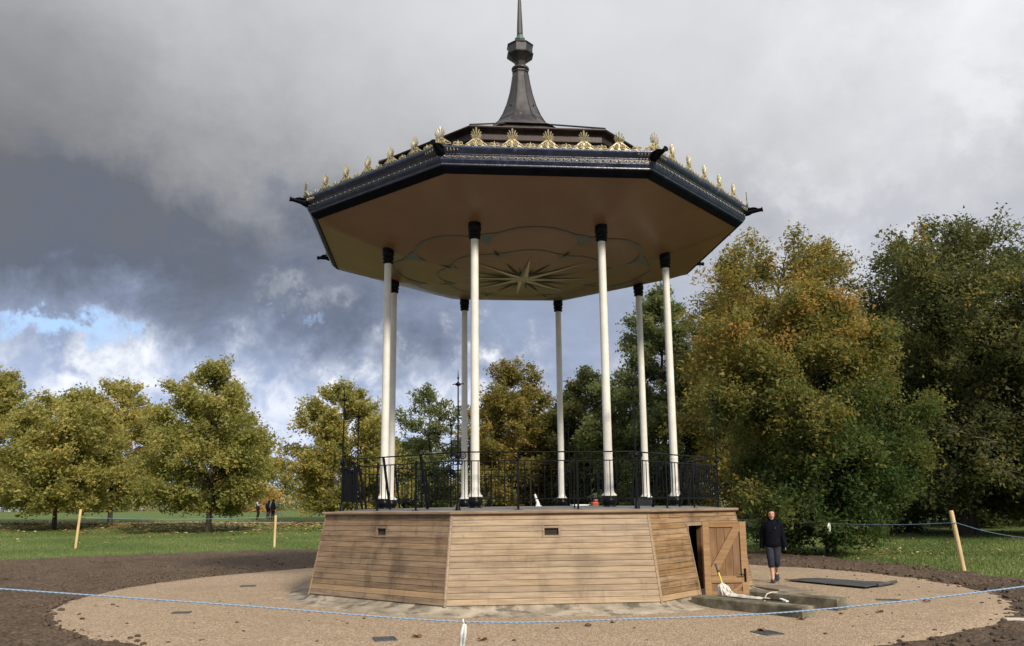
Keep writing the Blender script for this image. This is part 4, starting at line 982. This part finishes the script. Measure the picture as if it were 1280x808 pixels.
arm_fwd = dict(el=(.20, -.10, 1.08), wl=(.12, -.30, 1.14), er=(-.20, -.08, 1.08), wr=(-.12, -.28, 1.16), tl=(.06, -.06, .03), al=(.08, .04, .085), ar=(-.08, .03, .085))
arm_low = dict(el=(.22, .02, 1.05), wl=(.20, -.16, .92), er=(-.22, .02, 1.05), wr=(-.20, -.16, .92), al=(.08, .03, .085), tl=(.09, -.12, .03), ar=(-.08, .03, .085))
off = dict(top=M_vest, sleeve=M_shirt, leg=M_vest, shoe=M_blk, hair=M_hair, hem=.93, cuff=0)
G = 'people standing on the far path'
def gp(x, y): return (x, y, gz(x, y) + .02)
person(gp(-23.35, 56.3), R_(85), 1.78, 'standing person in black vest and white sleeves, leftmost, facing the group with the bicycle', arm_fwd, off, group=G)
person(gp(-22.55, 56.7), R_(190), 1.68, 'person with long dark hair and dark top behind the bicycle wheel', arm_low, dict(off, sleeve=M_vest), group=G, hair_len=2)
person(gp(-22.00, 56.2), R_(200), 1.78, 'person in black vest and white sleeves with back turned, standing over the bicycle', arm_low, off, group=G)
# bicycle
bk = thing('bicycle', 'red framed bicycle held by the group on the far path', 'bicycle', gp(-21.95, 55.9), R_(3))
M_brd = mat('paint_red', [(0, (.45, .03, .04)), (1, (.55, .05, .05))], 5, 2, .35); M_tyre = mat('tyre', [(0, (.25, .27, .30)), (1, (.40, .42, .45))], 5, 2, .6)
for x in (-.55, .52):
    w = MB(); w.ring((x, 0, .34), .32, .022, n=24, m=6); wo = w.build('wheel', M_tyre, bk)
    w = MB(); w.tube([(x, -.03, .34), (x, .03, .34)], .03, 8); [w.tube([(x, 0, .34), (x + .31 * math.cos(a), 0, .34 + .31 * math.sin(a))], .004, 3) for a in (i * PI / 6 for i in range(12))]; w.build('spokes', M_tyre, wo)
w = MB()
for a, b in (((-.55, 0, .34), (-.02, 0, .30)), ((-.55, 0, .34), (-.17, 0, .80)), ((-.02, 0, .30), (-.20, 0, .88)), ((-.17, 0, .80), (.34, 0, .82)), ((-.02, 0, .30), (.36, 0, .76)), ((.33, 0, .90), (.52, 0, .34))): w.tube([a, b], .018, 6)
w.build('frame', M_brd, bk)
w = MB(); w.box((-.21, 0, .91), (.24, .12, .05)); bevel(w.build('saddle', M_blk, bk), .02, 2)
w = MB(); w.tube([(.33, 0, .88), (.31, 0, 1.0)], .014, 6); w.tube([(.22, -.28, 1.02), (.31, -.18, 1.0), (.31, .18, 1.0), (.22, .28, 1.02)], .014, 6); w.build('handlebar', M_blk, bk)
w = MB(); w.ring((-.02, 0, .30), .09, .010, n=14, m=5); w.bar((-.02, .06, .30), (-.02, .10, .14), .02); w.bar((-.02, -.06, .30), (-.02, -.10, .46), .02); w.build('crank', M_blk, bk)

# ------------------------------------------------------------------ trees
M_bark = mat('bark', [(0, (.040, .032, .025)), (.5, (.078, .064, .051)), (1, (.13, .11, .088))], 9, 7, .95, .03, 14, (1, 1, .25), spec=.2)
PAL = {
 'olive': tint_mat('leaves_olive_gold', [(0, (.055, .068, .016)), (.35, (.115, .125, .026)), (.6, (.190, .178, .044)), (.82, (.285, .235, .062)), (1, (.36, .23, .06))]),
 'gold': tint_mat('leaves_gold_brown', [(0, (.045, .062, .015)), (.3, (.105, .105, .022)), (.6, (.185, .148, .032)), (.85, (.275, .172, .040)), (1, (.34, .165, .042))]),
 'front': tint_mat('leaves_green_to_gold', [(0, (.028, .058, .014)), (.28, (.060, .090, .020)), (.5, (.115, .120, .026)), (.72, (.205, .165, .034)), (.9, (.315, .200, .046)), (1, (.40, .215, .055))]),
 'green': tint_mat('leaves_grey_green', [(0, (.046, .062, .020)), (.4, (.086, .105, .032)), (.8, (.150, .162, .052)), (1, (.23, .21, .07))]),
 'dark': tint_mat('leaves_dark_green', [(0, (.024, .036, .013)), (.4, (.050, .068, .020)), (.70, (.095, .098, .027)), (.9, (.18, .15, .036)), (1, (.27, .20, .045))]),
 'far': tint_mat('leaves_distant', [(0, (.085, .105, .030)), (.5, (.20, .20, .060)), (.85, (.36, .29, .09)), (1, (.42, .26, .09))]),
}
def crown_profile(u, shape):
    if shape == 'round': return np.power(np.clip(np.sin(PI * np.clip(.10 + .90 * u, 0, 1)), 0, 1), .62)
    if shape == 'cone': return np.power(np.clip(1 - u, 0, 1), .62) * np.clip(.62 + u * 3.2, 0, 1)
    if shape == 'egg': return np.power(np.clip(np.sin(PI * np.clip(u, 0, 1) ** .68 * .93 + .20), 0, 1), .70)
    if shape == 'wide': return np.power(np.clip(np.sin(PI * np.clip(.16 + .80 * u, 0, 1)), 0, 1), .45)
def tree(label, x, y, H, hw, cb, n, leaf, pal, seed, shape='egg', dens=1.0, tr=None, gold=0.0, grad=0.0, group='park trees round the bandstand', name='lime_tree', nprim=None, lean=0, asym=0, gap=.0, sigma=None, mott=.095):
    rng = np.random.RandomState(seed); z0 = gz(x, y) - .08
    n = int(n * 1.28)
    T = thing(name, label, 'tree', (x, y, z0), 0, group)
    tr = tr or H * .0135; TH = H * .86
    bend = rng.normal(size=(4, 2)) * H * .008; pts = [Vector((0, 0, -.3))]
    for i in range(1, 8):
        f = i / 7; pts.append(Vector((lean * f + bend[min(3, i // 2), 0] * f, bend[min(3, i // 2), 1] * f, TH * f)))
    rad = [tr * 1.45] + [max(.02, tr * (1 - (i / 7)) ** .8 + .02) for i in range(1, 8)]
    mb = MB(); mb.tube(pts, rad, 10); mb.build('trunk', M_bark, T)
    def trunk_at(z):
        f = min(max(z / TH, 0), .999) * 7; i = int(f); return pts[i].lerp(pts[min(i + 1, 7)], f - i)
    NPm = nprim or int(34 + H * 3.6); lb = MB(); clusters = []; lobes = rng.uniform(0, 2 * PI, 3)
    for i in range(NPm):
        u = ((i + rng.rand()) / NPm) ** 1.0; z_tip = cb + (H - cb) * min(1, max(0, u + rng.normal() * .03))
        a = i * 2.39996 + rng.normal() * .35
        env = hw * float(crown_profile(np.array(u), shape)) * (1 + .16 * math.sin(2 * a + lobes[0]) + .12 * math.sin(3 * a + lobes[1] + 3 * u) + asym * math.cos(a)) * rng.uniform(.62, 1.06)
        env = max(env, .25); rise = (.15 + .95 * u) * env * rng.uniform(.6, 1.2) if shape != 'cone' else .25 * env
        zs = max(cb * .75, min(z_tip - rise, TH * .97)); p0 = trunk_at(zs); d = Vector((math.cos(a), math.sin(a), 0))
        droop = (.28 if u < .4 else .1) * env
        pp = []
        for q in range(6):
            f = q / 5; pp.append(p0 + d * env * f + Vector((rng.normal() * .05 * env * f, rng.normal() * .05 * env * f, (z_tip - zs) * (f ** .8) - droop * max(0, f - .6) ** 1.4 * 2)))
        if rng.rand() < gap: continue
        r0 = max(.018, tr * .30 * (1 - .6 * u)); lb.tube(pp, [r0 * (1 - .85 * q / 5) + .004 for q in range(6)], 4, cap=False)
        ns = max(6, int(7 + env * 2.8))
        for s_ in range(ns):
            f = rng.uniform(.22, 1.0) ** .75; j = min(4, int(f * 5)); b0 = pp[j].lerp(pp[j + 1], f * 5 - j)
            aa = a + rng.choice([-1, 1]) * rng.uniform(.3, 1.3); L = (.24 * env * (1.15 - .55 * f) + .30) * rng.uniform(.6, 1.2)
            e = b0 + Vector((math.cos(aa) * L, math.sin(aa) * L, rng.uniform(-.75, .85) * L)); 
            lb.tube([b0, b0.lerp(e, .5) + Vector((0, 0, .05 * L)), e], [r0 * .32, r0 * .22, .004], 3, cap=False)
            clusters.append((b0, e, rng.normal(), u, f))
    lb.build('branches', M_bark, T)
    nc = len(clusters); B0 = np.array([c[0][:] for c in clusters]); E0 = np.array([c[1][:] for c in clusters]); ct = np.array([c[2] for c in clusters]); cu = np.array([c[3] for c in clusters]); cf = np.array([c[4] for c in clusters])
    Ls = np.linalg.norm(E0 - B0, axis=1) + .25; w = Ls * rng.gamma(3.0, 1, nc); w /= w.sum(); idx = rng.choice(nc, n, p=w)
    f = rng.rand(n)[:, None] ** .8; sg = sigma or (.105 + .026 * hw)
    P = B0[idx] * (1 - f) + E0[idx] * f + rng.normal(size=(n, 3)) * sg * np.array([1, 1, .9])
    P[:, 2] -= np.abs(rng.normal(size=n)) * sg * .5
    V, F = leaves_at(P, np.full(n, leaf * 1.08), rng)
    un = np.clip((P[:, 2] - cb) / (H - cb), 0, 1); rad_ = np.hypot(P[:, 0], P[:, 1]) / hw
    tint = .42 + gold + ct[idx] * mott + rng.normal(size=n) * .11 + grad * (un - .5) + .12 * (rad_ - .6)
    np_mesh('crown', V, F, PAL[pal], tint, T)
    return T
tree('olive gold tree cut by the left edge of the picture', -40.8, 46.5, 12.2, 4.6, 1.8, 33000, .22, 'olive', 11, gold=.12)
tree('broad olive gold tree at far left with trunk behind the leftmost stake', -30.76, 37.61, 9.3, 4.4, 1.9, 50000, .18, 'olive', 12, 'wide', gold=.09)
tree('taller yellowish tree standing behind the broad olive one at left', -31.88, 47.32, 11.2, 4.2, 1.9, 40000, .20, 'olive', 13, 'round', gold=.18)
tree('pyramid shaped olive green tree on its own at left, right of the leftmost stake', -19.62, 34.86, 11.0, 4.3, 2.0, 62000, .165, 'olive', 14, 'egg', gold=.05, grad=.14)
tree('golden olive tree left of the bandstand, low branches near the path', -14.6, 50.5, 11.6, 4.5, .8, 52000, .20, 'olive', 15, 'round', gold=.15)
tree('thin sparse grey green tree seen between the left columns', -8.3, 56, 11.9, 3.2, 1.0, 14000, .20, 'green', 16, 'round', gold=.1, gap=.1)
tree('golden brown tree seen between the middle columns', -.9, 53.0, 13.6, 5.0, .6, 74000, .20, 'gold', 17, 'round', gold=.04)
tree('dark green tree right of the golden brown one behind the bandstand', 5.0, 51.46, 12.5, 4.3, .6, 56000, .20, 'dark', 18, 'round', gold=.14)
tree('tall grey green tree behind the right columns', 9.9, 41.92, 17.2, 5.0, .8, 90000, .19, 'green', 19, 'egg', grad=-.05)
tree('tall brownish gold tree rising behind the nearest tree at right', 15.2, 31.43, 17.2, 6.4, 1.2, 115000, .17, 'gold', 20, 'wide', gold=.03, mott=.13, tr=.30, nprim=140)
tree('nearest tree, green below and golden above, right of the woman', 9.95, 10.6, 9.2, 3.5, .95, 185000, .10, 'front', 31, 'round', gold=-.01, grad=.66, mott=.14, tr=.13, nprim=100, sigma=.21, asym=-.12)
tree('tallest dark green tree at right with airy top and thick trunk', 20.6, 22.64, 15.2, 6.0, 1.4, 125000, .15, 'dark', 27, 'wide', tr=.40, grad=.06, gap=.06, nprim=170, gold=.13)
tree('dark green tree cut by the right edge of the picture', 24.3, 19.2, 11.2, 4.4, 1.5, 60000, .15, 'dark', 23, 'wide', gold=.20)
tree('tall dark tree behind the tallest one, at the right edge', 28.5, 33.0, 17.0, 6.0, 1.5, 60000, .19, 'dark', 44, 'wide', gold=.05)
tree('dark leafy tree filling the gap between the nearest and tallest trees', 17.2, 26.5, 10.5, 3.8, .9, 44000, .17, 'dark', 24, 'wide', gold=-.02)
tree('small dark tree behind the golden brown tree in the middle', 2.0, 60, 9.5, 4.0, .3, 24000, .24, 'dark', 25, 'wide')
tree('green tree low behind the left columns', -11.0, 60, 7.5, 3.8, .3, 20000, .24, 'green', 26, 'wide')
tree('dark green tree behind the right railing', 7.6, 47, 9.0, 3.8, .3, 30000, .22, 'dark', 27, 'wide')
tree('dark bushy tree low behind the far right trunk', 27.5, 33, 8.5, 4.8, .3, 26000, .20, 'dark', 28, 'wide')
fr_ = random.Random(4)
for i in range(26):
    X0 = -128 + i * 7.2 + fr_.uniform(-2, 2); Y0 = 150 + fr_.uniform(-18, 30); Hh = fr_.uniform(7, 11)
    gd = fr_.uniform(-.15, .35); lab = ['distant dull green tree on the horizon across the lawn', 'distant yellowish tree on the horizon across the lawn', 'distant pale gold tree on the horizon across the lawn'][0 if gd < 0 else 1 if gd < .2 else 2]
    tree(lab, X0, Y0, Hh, Hh * .52, -.6, 4200, .5, 'far', 100 + i, 'wide', gold=gd, group='distant trees across the lawn', name='distant_tree', nprim=16, sigma=.5)
def far_wood():
    n = 90000; x = rs.uniform(-170, 110, n); y = 168 + rs.normal(size=n) * 6 + 8 * np.sin(x * .05)
    top = 4.6 + 1.7 * np.sin(x * .21 + 1) + 1.2 * np.sin(x * .53 + 2) + .9 * np.sin(x * 1.31) + .5 * np.sin(x * 3.1)
    u = rs.rand(n) ** .8; z = gzv(x, y) - .3 + u * top * (1 - .03 * np.abs(y - 168)).clip(.4, 1); P = np.stack([x, y, z], 1)
    V, F = leaves_at(P, np.full(n, .46), rs)
    tint = .48 + .20 * np.sin(x * .37 + 3) + .16 * np.sin(x * .97 + z) + rs.normal(size=n) * .14
    tag(np_mesh('far_woodland', V, F, PAL['far'], tint), 'low sunlit yellow green woodland along the far side of the lawn', 'woodland', kind='stuff')
far_wood()
tree('bright golden tree far off between the lone tree and the bandstand', -46, 118, 13, 6, -.5, 8000, .5, 'far', 140, 'wide', gold=.45, group=None, name='distant_tree', nprim=26, sigma=.5)
